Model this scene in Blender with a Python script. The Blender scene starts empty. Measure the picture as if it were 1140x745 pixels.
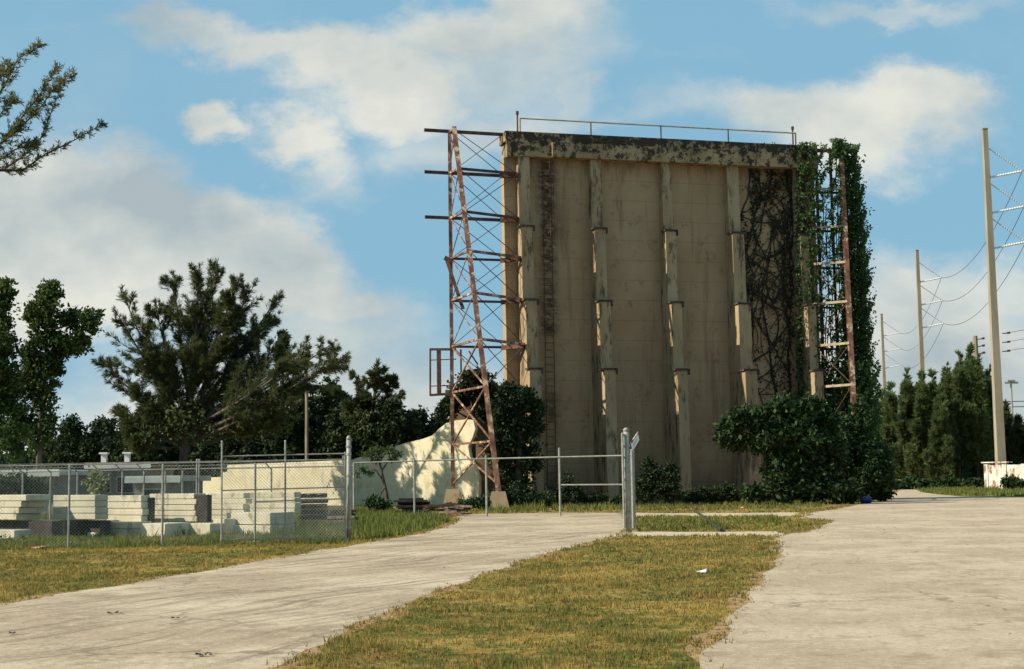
import bpy, math, random
import numpy as np
from mathutils import Vector, Matrix
from mathutils.geometry import tessellate_polygon
rng = np.random.default_rng(7); random.seed(7)
S = bpy.context.scene
COL = S.collection
R = math.radians

# ------------------------------------------------------------------ camera
FPX = 1583.0; CX, CY = 570.0, 372.5; CAMH = 1.6
PITCH = math.atan(159.5 / FPX); ROLL = 0.014
cam_d = bpy.data.cameras.new('camera'); cam = bpy.data.objects.new('camera', cam_d); COL.objects.link(cam)
cam_d.sensor_width = 36.0; cam_d.lens = 36.0 * FPX / 1140.0; cam_d.clip_end = 5000; cam_d.clip_start = 0.1
sp, cp, sr, cr = math.sin(PITCH), math.cos(PITCH), math.sin(ROLL), math.cos(ROLL)
r0 = Vector((1, 0, 0)); u0 = Vector((0, -sp, cp)); fw = Vector((0, cp, sp))
rt = r0 * cr - u0 * sr; up = r0 * sr + u0 * cr
M = Matrix((rt, up, -fw)).transposed().to_4x4(); M.translation = (0, 0, CAMH)
cam.matrix_world = M
S.camera = cam

# ------------------------------------------------------------------ sun, sky, exposure
SUN_EL = 36.0; SUN_AZ = 256.8           # azimuth clockwise from +Y
sd = Vector((math.sin(R(SUN_AZ)) * math.cos(R(SUN_EL)), math.cos(R(SUN_AZ)) * math.cos(R(SUN_EL)), math.sin(R(SUN_EL))))
sl = bpy.data.lights.new('sun', 'SUN'); sl.energy = 5.0; sl.angle = R(0.53); sl.color = (1.0, 0.92, 0.76)
so = bpy.data.objects.new('sun', sl); COL.objects.link(so); so.rotation_euler = sd.to_track_quat('Z', 'Y').to_euler(); so.location = (-60, 0, 60)
S.view_settings.view_transform = 'Standard'; S.view_settings.look = 'None'
S.view_settings.gamma = 1.0; S.view_settings.use_curve_mapping = False
S.view_settings.exposure = 0.45
SKY_STRENGTH = 0.062

def W(px, py, Y):
    """world point at distance Y north of the camera seen in direction (px, py)"""
    u, v = px - CX, CY - py
    u, v = u * cr + v * sr, -u * sr + v * cr
    dy = FPX * cp - v * sp; dz = FPX * sp + v * cp
    k = Y / dy
    return Vector((u * k, Y, CAMH + dz * k))
def G(px, py, z=0.0):
    a = W(px, py, 1.0); d = a - Vector((0, 0, CAMH))
    k = (z - CAMH) / d.z
    return Vector((d.x * k, d.y * k, z))

world = bpy.data.worlds.new('World'); S.world = world; world.use_nodes = True
def build_sky():
    nt = world.node_tree; N = nt.nodes; L = nt.links; N.clear()
    out = N.new('ShaderNodeOutputWorld'); bg = N.new('ShaderNodeBackground'); L.new(bg.outputs[0], out.inputs[0])
    bg.inputs[1].default_value = SKY_STRENGTH
    sky = N.new('ShaderNodeTexSky'); sky.sky_type = 'NISHITA'; sky.sun_disc = False
    sky.sun_elevation = R(SUN_EL); sky.sun_rotation = R(SUN_AZ); sky.dust_density = 1.2; sky.ozone_density = 1.0; sky.air_density = 1.0
    tc = N.new('ShaderNodeTexCoord'); sep = N.new('ShaderNodeSeparateXYZ'); L.new(tc.outputs['Generated'], sep.inputs[0])
    def math_(op, a, b=None, c=None, clamp=False):
        m = N.new('ShaderNodeMath'); m.operation = op; m.use_clamp = clamp
        for i, x in enumerate((a, b, c)):
            if x is None: continue
            if isinstance(x, (int, float)): m.inputs[i].default_value = x
            else: L.new(x, m.inputs[i])
        return m.outputs[0]
    ysafe = math_('MAXIMUM', math_('ABSOLUTE', sep.outputs[1]), 0.05)
    qx = math_('DIVIDE', sep.outputs[0], ysafe); qz = math_('DIVIDE', sep.outputs[2], ysafe)
    q = N.new('ShaderNodeCombineXYZ'); L.new(qx, q.inputs[0]); L.new(qz, q.inputs[1]); L.new(math_('SIGN', sep.outputs[1]), q.inputs[2])
    def noise(vec, scale, det, rough, sx=1, sy=1):
        mp = N.new('ShaderNodeMapping'); mp.inputs['Scale'].default_value = (sx, sy, 1); L.new(vec, mp.inputs[0])
        n = N.new('ShaderNodeTexNoise'); n.inputs['Scale'].default_value = scale; n.inputs['Detail'].default_value = det; n.inputs['Roughness'].default_value = rough
        L.new(mp.outputs[0], n.inputs[0]); return n
    # domain warp gives the cloud rims their billows
    nw = noise(q.outputs[0], 9.0, 6, 0.62, 1, 1.5)
    wv = N.new('ShaderNodeVectorMath'); wv.operation = 'SUBTRACT'; L.new(nw.outputs['Color'], wv.inputs[0]); wv.inputs[1].default_value = (0.5, 0.5, 0.5)
    ws = N.new('ShaderNodeVectorMath'); ws.operation = 'MULTIPLY'; L.new(wv.outputs[0], ws.inputs[0]); ws.inputs[1].default_value = (0.13, 0.095, 0)
    wa = N.new('ShaderNodeVectorMath'); wa.operation = 'ADD'; L.new(q.outputs[0], wa.inputs[0]); L.new(ws.outputs[0], wa.inputs[1])
    blobs = [(70, 235, 150, 85, 1), (195, 265, 120, 62, 1), (0, 290, 170, 90, 1), (300, 300, 95, 48, .9), (130, 345, 230, 50, .75), (380, 345, 110, 45, .6),
             (252, 132, 34, 24, .95), (330, 152, 50, 42, .85), (360, 195, 60, 40, .45),
             (190, 5, 90, 24, .6), (235, 30, 90, 30, .6), (560, 70, 110, 60, .55), (600, 140, 100, 45, .5), (480, 170, 90, 40, .4), (760, 115, 80, 45, .4), (1000, 320, 130, 60, .6), (60, 20, 60, 12, .3), (1090, 330, 90, 60, .5), (330, 35, 130, 42, .85), (440, 100, 95, 48, .95), (400, 60, 110, 50, .9), (520, 25, 140, 38, .75), (640, 40, 90, 60, .4), (545, 140, 90, 40, .5),
             (640, 100, 60, 30, .5), (690, 130, 60, 25, .4), (780, 60, 160, 18, .25), (1000, 10, 170, 22, .5),
             (960, 130, 145, 58, .75), (1015, 105, 85, 48, .85), (865, 125, 95, 45, .6), (930, 175, 110, 32, .5),
             (330, 420, 330, 90, .55), (1010, 390, 150, 60, .8), (1110, 430, 160, 70, .7), (420, 500, 900, 90, .75), (1000, 500, 600, 100, .75)]
    acc = None
    for (bx, by, rx, ry, st) in blobs:
        d = W(bx, by, 1.0) - Vector((0, 0, CAMH))
        s_ = N.new('ShaderNodeVectorMath'); s_.operation = 'SUBTRACT'; L.new(wa.outputs[0], s_.inputs[0]); s_.inputs[1].default_value = (d.x, d.z, 1)
        m_ = N.new('ShaderNodeVectorMath'); m_.operation = 'MULTIPLY'; L.new(s_.outputs[0], m_.inputs[0]); m_.inputs[1].default_value = (FPX / rx, FPX / ry, 1)
        ln = N.new('ShaderNodeVectorMath'); ln.operation = 'LENGTH'; L.new(m_.outputs[0], ln.inputs[0])
        v = math_('MULTIPLY', math_('SUBTRACT', 1.35, ln.outputs['Value'], clamp=True), st)
        acc = v if acc is None else math_('ADD', math_('MAXIMUM', acc, v), math_('MULTIPLY', math_('MINIMUM', acc, v), 0.25))
    nd = noise(q.outputs[0], 5.0, 8, 0.6, 1, 1.7)
    dens = math_('ADD', acc, math_('MULTIPLY', math_('SUBTRACT', nd.outputs['Fac'], 0.5), 0.85))
    mr = N.new('ShaderNodeMapRange'); mr.interpolation_type = 'SMOOTHSTEP'; L.new(dens, mr.inputs[0]); mr.inputs[1].default_value = 0.10; mr.inputs[2].default_value = 0.80
    # thin general cloud for the rest of the sky
    ng = noise(tc.outputs['Generated'], 2.6, 7, 0.6, 1, 1)
    mg = N.new('ShaderNodeMapRange'); mg.interpolation_type = 'SMOOTHSTEP'; L.new(ng.outputs['Fac'], mg.inputs[0]); mg.inputs[1].default_value = 0.5; mg.inputs[2].default_value = 0.85; mg.inputs[4].default_value = 0.45
    cover = math_('MAXIMUM', math_('MULTIPLY', mr.outputs[0], 0.93), mg.outputs[0])
    # cloud tone: thicker parts and undersides greyer
    nt2 = noise(q.outputs[0], 6.5, 5, 0.55, 1, 1.4)
    tone = N.new('ShaderNodeMapRange'); L.new(nt2.outputs['Fac'], tone.inputs[0]); tone.inputs[1].default_value = 0.36; tone.inputs[2].default_value = 0.64
    cc = N.new('ShaderNodeMix'); cc.data_type = 'RGBA'; L.new(tone.outputs[0], cc.inputs[0])
    k = 1.0 / SKY_STRENGTH / 1.366
    cc.inputs[6].default_value = (.43 * k, .50 * k, .52 * k, 1); cc.inputs[7].default_value = (.82 * k, .81 * k, .72 * k, 1)
    tint = N.new('ShaderNodeMix'); tint.data_type = 'RGBA'; tint.blend_type = 'MULTIPLY'; tint.inputs[0].default_value = 1
    L.new(sky.outputs[0], tint.inputs[6]); tint.inputs[7].default_value = (1.0, 1.0, 0.72, 1)
    flat = N.new('ShaderNodeMix'); flat.data_type = 'RGBA'; flat.inputs[0].default_value = 0.85; L.new(tint.outputs[2], flat.inputs[6]); flat.inputs[7].default_value = (.26 * k, .515 * k, .715 * k, 1)
    mix = N.new('ShaderNodeMix'); mix.data_type = 'RGBA'; L.new(cover, mix.inputs[0]); L.new(flat.outputs[2], mix.inputs[6]); L.new(cc.outputs[2], mix.inputs[7])
    L.new(mix.outputs[2], bg.inputs[0])
build_sky()

# ------------------------------------------------------------------ materials
def mat(name, build):
    m = bpy.data.materials.new(name); m.use_nodes = True; nt = m.node_tree
    b = nt.nodes['Principled BSDF']; build(nt, b); return m
class NT:
    def __init__(s, nt): s.nt = nt; s.N = nt.nodes; s.L = nt.links; s.tc = s.N.new('ShaderNodeTexCoord'); s.geo = s.N.new('ShaderNodeNewGeometry')
    def noise(s, scale, det=5, rough=.6, stretch=(1, 1, 1), world=True, off=(0, 0, 0)):
        mp = s.N.new('ShaderNodeMapping'); mp.inputs['Scale'].default_value = stretch; mp.inputs['Location'].default_value = off
        s.L.new(s.geo.outputs['Position'] if world else s.tc.outputs['Object'], mp.inputs[0])
        n = s.N.new('ShaderNodeTexNoise'); n.inputs['Scale'].default_value = scale; n.inputs['Detail'].default_value = det; n.inputs['Roughness'].default_value = rough
        s.L.new(mp.outputs[0], n.inputs[0]); return n.outputs['Fac']
    def rng(s, f, a, b, lo=0, hi=1):
        m = s.N.new('ShaderNodeMapRange'); m.interpolation_type = 'SMOOTHSTEP'; s.L.new(f, m.inputs[0])
        m.inputs[1].default_value = a; m.inputs[2].default_value = b; m.inputs[3].default_value = lo; m.inputs[4].default_value = hi; return m.outputs[0]
    def col(s, f, a, b, blend='MIX'):
        m = s.N.new('ShaderNodeMix'); m.data_type = 'RGBA'; m.blend_type = blend
        if isinstance(f, (int, float)): m.inputs[0].default_value = f
        else: s.L.new(f, m.inputs[0])
        for i, c in ((6, a), (7, b)):
            if isinstance(c, tuple): m.inputs[i].default_value = (c[0], c[1], c[2], 1)
            else: s.L.new(c, m.inputs[i])
        return m.outputs[2]
    def mul(s, a, b, op='MULTIPLY', clamp=False):
        m = s.N.new('ShaderNodeMath'); m.operation = op; m.use_clamp = clamp
        for i, x in ((0, a), (1, b)):
            if isinstance(x, (int, float)): m.inputs[i].default_value = x
            else: s.L.new(x, m.inputs[i])
        return m.outputs[0]
    def sepz(s, world=True):
        x = s.N.new('ShaderNodeSeparateXYZ'); s.L.new(s.geo.outputs['Position'] if world else s.tc.outputs['Object'], x.inputs[0]); return x.outputs
    def bump(s, f, b, strength=.4, dist=.02):
        n = s.N.new('ShaderNodeBump'); n.inputs['Strength'].default_value = strength; n.inputs['Distance'].default_value = dist
        s.L.new(f, n.inputs['Height']); s.L.new(n.outputs[0], b.inputs['Normal'])

def two_tone(name, a, b, scale=1.5, rough=.9, stretch=(1, 1, 1), spots=None, bump=.3, metal=0, world=True, lo=.35, hi=.65):
    def f(nt, bs):
        t = NT(nt); n = t.noise(scale, 6, .65, stretch, world)
        c = t.col(t.rng(n, lo, hi), a, b)
        if spots:
            n2 = t.noise(spots[1], 6, .7, spots[4] if len(spots) > 4 else (1, 1, 1), world, (3, 7, 1)); c = t.col(t.rng(n2, spots[2], spots[3]), c, spots[0])
        nt.links.new(c, bs.inputs['Base Color']); bs.inputs['Roughness'].default_value = rough; bs.inputs['Metallic'].default_value = metal
        if bump: t.bump(t.noise(scale * 12, 4, .6, world=world), bs, bump, .01)
    return mat(name, f)
def foliage(name, dark, light, trans=.35, clump=.5):
    def f(nt, bs):
        t = NT(nt); n = t.noise(clump, 3, .5)
        c = t.col(t.rng(n, .35, .65), dark, light)
        c2 = t.col(t.mul(t.geo.outputs['Random Per Island'], .55), c, tuple(min(1, x * 1.9 + .01) for x in light))
        nt.links.new(c2, bs.inputs['Base Color']); bs.inputs['Roughness'].default_value = .7
        bs.inputs['Specular IOR Level'].default_value = .25
        tr = nt.nodes.new('ShaderNodeBsdfTranslucent'); nt.links.new(c2, tr.inputs[0])
        mx = nt.nodes.new('ShaderNodeMixShader'); mx.inputs[0].default_value = trans
        out = nt.nodes['Material Output']; nt.links.new(bs.outputs[0], mx.inputs[1]); nt.links.new(tr.outputs[0], mx.inputs[2]); nt.links.new(mx.outputs[0], out.inputs[0])
    return mat(name, f)

WALLC = (.40, .275, .155)
m_rust = two_tone('rusty steel', (.09, .03, .018), (.24, .11, .06), 2.5, .85, (1, 1, .6), spots=((.50, .38, .26), 1.9, .52, .62))
m_rustdark = two_tone('dark rusty steel', (.05, .022, .015), (.14, .06, .035), 3, .85)
m_rustpale = two_tone('weathered paint on steel', (.30, .22, .13), (.42, .33, .21), 2, .8, spots=((.2, .07, .03), 3, .55, .65))
m_galv = two_tone('galvanised steel', (.22, .21, .18), (.34, .325, .275), 6, .55, bump=0, metal=0)
m_wire = two_tone('galvanised wire', (.30, .30, .27), (.42, .41, .36), 6, .6, bump=0, metal=.2)
m_pole = two_tone('spun concrete', (.25, .205, .14), (.34, .285, .20), .8, .9, (1, 1, .3))
m_whitepost = two_tone('white porcelain', (.72, .72, .70), (.80, .80, .78), 3, .4, bump=0)
m_black = two_tone('dark cable', (.02, .018, .016), (.035, .03, .028), 3, 1.0, bump=0)
m_block = two_tone('precast concrete', (.46, .41, .29), (.58, .52, .38), .9, .95, spots=((.26, .22, .15), 2.6, .53, .66, (1, 1, .5)), bump=.5)
m_blockb = two_tone('older precast concrete', (.40, .36, .26), (.50, .46, .34), 1.1, .95, spots=((.24, .2, .14), 2.0, .58, .70), bump=.5)
m_wood_shade = two_tone('dark weathered timber and slab shade', (.014, .010, .008), (.045, .032, .025), 5, .9)  # real timber, and the black of the blocks added as slab shade
m_woodpale = two_tone('splintered pale timber', (.30, .17, .13), (.55, .42, .34), 6, .9)
m_bark = two_tone('bark', (.055, .04, .028), (.11, .085, .06), 3, .95, (1, 1, .3))
m_palebark = two_tone('pale bark', (.22, .16, .11), (.34, .27, .20), 3, .95, (1, 1, .3))
m_pine = foliage('casuarina needles', (.022, .038, .011), (.075, .085, .026), .4)
m_pinefar = foliage('far casuarina needles', (.045, .075, .022), (.105, .135, .045), .4)
m_leaf = foliage('broad leaves', (.022, .045, .010), (.060, .085, .018))
m_leafdark = foliage('dark leaves', (.009, .019, .006), (.022, .038, .010), .2)
m_vine = foliage('vine leaves', (.016, .040, .010), (.040, .078, .017), .3, .7)
m_deadvine = foliage('dry vine leaves', (.014, .013, .008), (.034, .030, .014), .1, .9)
m_vinestem = two_tone('vine stems', (.018, .013, .010), (.04, .03, .022), 3, .95)
m_bush = foliage('bush leaves', (.008, .020, .005), (.021, .044, .009), .15)
m_blue = two_tone('blue plastic', (.008, .018, .11), (.012, .028, .15), 4, .4, bump=0)
m_white = two_tone('white paint', (.74, .73, .70), (.82, .81, .77), 5, .6, bump=0)
m_litter = two_tone('orange litter', (.62, .22, .12), (.75, .42, .30), 14, .7)

def grass_cols(t):
    big = t.noise(.33, 4, .6); mid = t.noise(2.1, 5, .7, off=(5, 2, 0)); fine = t.noise(14, 4, .7)
    c = t.col(t.rng(mid, .42, .54), (.31, .205, .055), (.085, .105, .018))
    c = t.col(t.mul(t.rng(big, .46, .62), .7), c, (.44, .29, .075))
    c = t.col(t.mul(t.rng(t.noise(5.5, 5, .75, off=(1, 8, 0)), .50, .62), .7), c, (.060, .072, .013)); c = t.col(t.mul(t.rng(fine, .45, .7), .55), c, (.12, .085, .025))
    red = t.noise(.9, 5, .7, off=(9, 4, 2))
    return t.col(t.mul(t.rng(red, .56, .68), .6), c, (.22, .095, .035))
def f_ground(nt, b):
    t = NT(nt); nt.links.new(grass_cols(t), b.inputs['Base Color']); b.inputs['Roughness'].default_value = 1; b.inputs['Specular IOR Level'].default_value = .1
    t.bump(t.noise(25, 5, .7), b, .8, .04)
m_ground = mat('dry turf', f_ground)
def f_blade(nt, b):
    t = NT(nt); c = grass_cols(t); c = t.col(t.mul(t.geo.outputs['Random Per Island'], .5), c, (.50, .37, .12))
    nt.links.new(c, b.inputs['Base Color']); b.inputs['Roughness'].default_value = .8; b.inputs['Specular IOR Level'].default_value = .15
    tr = nt.nodes.new('ShaderNodeBsdfTranslucent'); nt.links.new(c, tr.inputs[0]); mx = nt.nodes.new('ShaderNodeMixShader'); mx.inputs[0].default_value = .35
    nt.links.new(b.outputs[0], mx.inputs[1]); nt.links.new(tr.outputs[0], mx.inputs[2]); nt.links.new(mx.outputs[0], nt.nodes['Material Output'].inputs[0])
m_blade = mat('turf blades', f_blade)
m_weed = foliage('green weeds', (.060, .085, .014), (.135, .145, .030), .4, 1.2)
def road_mat(name, a, b_, streak_dir, dark, amount, iso):
    def f(nt, b):
        t = NT(nt)
        mp = nt.nodes.new('ShaderNodeMapping'); nt.links.new(t.geo.outputs['Position'], mp.inputs[0]); mp.inputs['Rotation'].default_value = (0, 0, streak_dir)
        wn = nt.nodes.new('ShaderNodeTexNoise'); wn.inputs['Scale'].default_value = .18; wn.inputs['Detail'].default_value = 2; nt.links.new(mp.outputs[0], wn.inputs[0])
        wm = nt.nodes.new('ShaderNodeVectorMath'); wm.operation = 'MULTIPLY_ADD'; nt.links.new(wn.outputs['Color'], wm.inputs[0]); wm.inputs[1].default_value = (0, 2.2, 0); nt.links.new(mp.outputs[0], wm.inputs[2])
        sc = nt.nodes.new('ShaderNodeMapping'); nt.links.new(wm.outputs[0], sc.inputs[0]); sc.inputs['Scale'].default_value = (.10, 2.3, 1)
        ns = nt.nodes.new('ShaderNodeTexNoise'); ns.inputs['Scale'].default_value = 1.5; ns.inputs['Detail'].default_value = 8; ns.inputs['Roughness'].default_value = .72; nt.links.new(sc.outputs[0], ns.inputs[0])
        c = t.col(t.rng(t.noise(.30, 6, .65), .38, .62), a, b_)
        c = t.col(t.mul(t.rng(ns.outputs['Fac'], .46, .66), amount), c, dark)
        c = t.col(t.mul(t.rng(t.noise(1.5, 8, .75, off=(5, 5, 5)), .50, .64), iso), c, dark)
        c = t.col(t.mul(t.rng(t.noise(2.4, 8, .75, off=(2, 9, 5)), .54, .68), iso * .8), c, tuple(min(1, x * 1.28) for x in b_))
        c = t.col(t.mul(t.rng(t.noise(9, 5, .85), .52, .66), .55), c, tuple(min(1, x * 1.35) for x in b_))
        c = t.col(t.mul(t.rng(t.noise(12, 5, .85, off=(4, 4, 4)), .52, .64), .6), c, tuple(x * .5 for x in a))
        vo = nt.nodes.new('ShaderNodeTexVoronoi'); vo.feature = 'DISTANCE_TO_EDGE'; vo.inputs['Scale'].default_value = .32
        vw = nt.nodes.new('ShaderNodeVectorMath'); vw.operation = 'MULTIPLY_ADD'; n9 = nt.nodes.new('ShaderNodeTexNoise'); n9.inputs['Scale'].default_value = 1.4; n9.inputs['Detail'].default_value = 6; nt.links.new(t.geo.outputs['Position'], n9.inputs[0])
        nt.links.new(n9.outputs['Color'], vw.inputs[0]); vw.inputs[1].default_value = (1.3, 1.3, 0); nt.links.new(t.geo.outputs['Position'], vw.inputs[2]); nt.links.new(vw.outputs[0], vo.inputs['Vector'])
        ck = t.mul(t.rng(vo.outputs['Distance'], .002, .010, 1, 0), t.rng(t.noise(.25, 3, .5, off=(8, 0, 0)), .48, .56)); c = t.col(t.mul(ck, .6), c, tuple(x * .35 for x in a))
        nt.links.new(c, b.inputs['Base Color']); b.inputs['Roughness'].default_value = .95; b.inputs['Specular IOR Level'].default_value = .15
        t.bump(t.noise(40, 5, .8), b, .7, .012)
    return mat(name, f)
m_roadL = road_mat('worn pale asphalt', (.36, .27, .18), (.52, .41, .285), R(-62), (.17, .125, .078), .8, .5)
m_roadR = road_mat('bleached asphalt', (.39, .295, .20), (.50, .39, .275), R(-78), (.24, .175, .105), .25, .62)
m_sand = two_tone('loose sand', (.40, .31, .19), (.52, .42, .28), 3, 1, spots=((.3, .2, .11), 2.6, .55, .68))
m_dirt = two_tone('leaf litter soil', (.20, .10, .035), (.34, .20, .08), 5, 1, spots=((.35, .28, .12), 6, .55, .65))

# ------------------------------------------------------------------ mesh helpers
WLOC = {}
class MB:
    def __init__(s): s.v = []; s.f = []; s.n = 0
    def add(s, v, f):
        v = np.asarray(v, dtype=float); s.v.append(v)
        for q in f: s.f.append([i + s.n for i in q])
        s.n += len(v); return s
    def box(s, c, size, ax=None, ang=0.0, bev=0):
        """ax: 3 unit axis rows (x,y,z)"""
        hx, hy, hz = [k / 2 for k in size]
        if ax is None: ax = ((math.cos(ang), math.sin(ang), 0), (-math.sin(ang), math.cos(ang), 0), (0, 0, 1))
        A = np.array(ax); c = np.array(c, dtype=float)
        if bev <= 0:
            p = np.array([(x, y, z) for z in (-hz, hz) for x, y in ((-hx, -hy), (hx, -hy), (hx, hy), (-hx, hy))])
            return s.add(c + p @ A, [(3, 2, 1, 0), (4, 5, 6, 7), (0, 1, 5, 4), (1, 2, 6, 5), (2, 3, 7, 6), (3, 0, 4, 7)])
        b = min(bev, hx * .45, hy * .45, hz * .45); v = []
        for z, i in ((-hz, 1), (-hz + b, 0), (hz - b, 0), (hz, 1)):
            x, y = hx - b * i, hy - b * i; k = b * (1 if not i else .5)
            v += [(-x + k, -y, z), (x - k, -y, z), (x, -y + k, z), (x, y - k, z), (x - k, y, z), (-x + k, y, z), (-x, y - k, z), (-x, -y + k, z)]
        f = [tuple(range(7, -1, -1)), tuple(range(24, 32))]
        for r_ in range(3):
            for i in range(8): f.append((r_ * 8 + i, r_ * 8 + (i + 1) % 8, r_ * 8 + 8 + (i + 1) % 8, r_ * 8 + 8 + i))
        return s.add(c + np.array(v) @ A, f)
    def tube(s, pts, r, sides=6, cap=True, rot=0.0):
        pts = [Vector(p) for p in pts]; n = len(pts)
        if not hasattr(r, '__len__'): r = [r] * n
        v = []; ref = None
        for i, p in enumerate(pts):
            d = (pts[min(i + 1, n - 1)] - pts[max(i - 1, 0)]).normalized()
            if ref is None or abs(ref.dot(d)) > .95: ref = Vector((0, 0, 1)) if abs(d.z) < .9 else Vector((0, 1, 0))
            a = d.cross(ref).normalized(); b = a.cross(d).normalized()
            for k in range(sides):
                t = 2 * math.pi * (k + rot) / sides; v.append(p + (a * math.cos(t) + b * math.sin(t)) * r[i])
        f = []
        for i in range(n - 1):
            for k in range(sides): f.append((i * sides + k, i * sides + (k + 1) % sides, (i + 1) * sides + (k + 1) % sides, (i + 1) * sides + k))
        if cap: f.append(tuple(range(sides))[::-1]); f.append(tuple(range((n - 1) * sides, n * sides)))
        return s.add([tuple(p) for p in v], f)
    def bar(s, a, b, w): return s.tube([a, b], w * .7071, 4, rot=.5)
    def quads(s, P):
        """P: (n,4,3)"""
        P = np.asarray(P); n = len(P); s.v.append(P.reshape(-1, 3)); s.f.append(('Q', s.n, n)); s.n += 4 * n; return s
    def tris(s, P):
        P = np.asarray(P); n = len(P); s.v.append(P.reshape(-1, 3)); s.f.append(('T', s.n, n)); s.n += 3 * n; return s
    def build(s, name, material, parent=None, smooth=False, loc=None):
        base = np.zeros(3)
        if parent is not None: base = np.array(WLOC[parent.name])
        if loc is not None: base = np.array(loc, dtype=float)
        V = np.concatenate(s.v) - base
        loops = []; starts = []; tot = []
        cur = 0
        for f in s.f:
            if isinstance(f, tuple) and f and f[0] in ('Q', 'T'):
                k = 4 if f[0] == 'Q' else 3
                loops.append(np.arange(f[1], f[1] + f[2] * k)); starts.append(cur + np.arange(f[2]) * k); tot.append(np.full(f[2], k)); cur += f[2] * k
            else:
                loops.append(np.array(f)); starts.append(np.array([cur])); tot.append(np.array([len(f)])); cur += len(f)
        loops = np.concatenate(loops); starts = np.concatenate(starts); tot = np.concatenate(tot)
        me = bpy.data.meshes.new(name); me.vertices.add(len(V)); me.vertices.foreach_set('co', V.astype(np.float32).ravel())
        me.loops.add(len(loops)); me.loops.foreach_set('vertex_index', loops.astype(np.int32))
        me.polygons.add(len(starts)); me.polygons.foreach_set('loop_start', starts.astype(np.int32)); me.polygons.foreach_set('loop_total', tot.astype(np.int32))
        me.polygons.foreach_set('use_smooth', np.full(len(starts), bool(smooth)))
        me.update(calc_edges=True); me.validate(); me.materials.append(material)
        o = bpy.data.objects.new(name, me); COL.objects.link(o)
        if parent is not None: o.parent = parent; WLOC[o.name] = tuple(base)
        else:
            o.location = base; WLOC[o.name] = tuple(base)
        return o
def tag(o, label, cat, group=None, kind=None):
    if label: o['label'] = label
    if cat: o['category'] = cat
    if group: o['group'] = group
    if kind: o['kind'] = kind
    return o
def thing(name, label, cat, loc, group=None):
    o = bpy.data.objects.new(name, None); COL.objects.link(o); o.location = loc; o.empty_display_size = .3
    WLOC[o.name] = tuple(loc); return tag(o, label, cat, group)
def setting(o): o['kind'] = 'structure'; return o

def unit(n):
    v = rng.normal(size=(n, 3)); return v / np.linalg.norm(v, axis=1, keepdims=True)
def leaves(mb, P, length, width, D=None, spread=1.0):
    """diamond leaf quads at points P, pointing along D plus a random part"""
    n = len(P)
    if n == 0: return
    d = unit(n) * spread
    if D is not None: d = d + D
    d /= np.linalg.norm(d, axis=1, keepdims=True) + 1e-9
    w = np.cross(d, unit(n)); w /= np.linalg.norm(w, axis=1, keepdims=True) + 1e-9
    l = length * rng.uniform(.6, 1.3, (n, 1)); ww = width * rng.uniform(.6, 1.3, (n, 1))
    mb.quads(np.stack([P, P + d * l * .5 + w * ww * .5, P + d * l, P + d * l * .5 - w * ww * .5], 1))
def bez(p0, p1, bow, n=7):
    p0, p1 = Vector(p0), Vector(p1); m = (p0 + p1) / 2 + Vector(bow)
    return [(1 - t) ** 2 * p0 + 2 * t * (1 - t) * m + t * t * p1 for t in [k / (n - 1) for k in range(n)]]

def lobe_crown(mb, stem, lobes, trunk_top, leaf=.2, dens=1.0, clump=.32, r_trunk=.12):
    """lobes: (centre, (rx,ry,rz)); clumps of small leaves through each lobe, limbs run out to them"""
    for c, rad in lobes:
        c = np.array(c); rad = np.array(rad)
        stem.tube(bez(trunk_top, Vector(c), (0, 0, rad[2] * .2), 5), [r_trunk, r_trunk * .8, r_trunk * .6, r_trunk * .4, r_trunk * .2], 5)
        vol = rad[0] * rad[1] * rad[2]
        ncl = max(6, int(26 * dens * (rad[0] * rad[2]) ** .5 * 1.2 + 4))
        u = unit(ncl) * (rng.uniform(0, 1, (ncl, 1)) ** .45) * rng.uniform(.8, 1.12, (ncl, 1))
        cc = c + u * rad
        cr_ = clump * rng.uniform(.55, 1.35, ncl) * (rad.min() ** .5)
        for k in range(0, ncl, 3): stem.tube([Vector(c), Vector(cc[k])], [r_trunk * .2, r_trunk * .07], 3)
        nl = int(46 * dens)
        P = np.repeat(cc, nl, 0) + rng.normal(size=(ncl * nl, 3)) * np.repeat(cr_, nl)[:, None] * np.array([.62, .62, .45])
        leaves(mb, P, leaf, leaf * .62)

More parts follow.
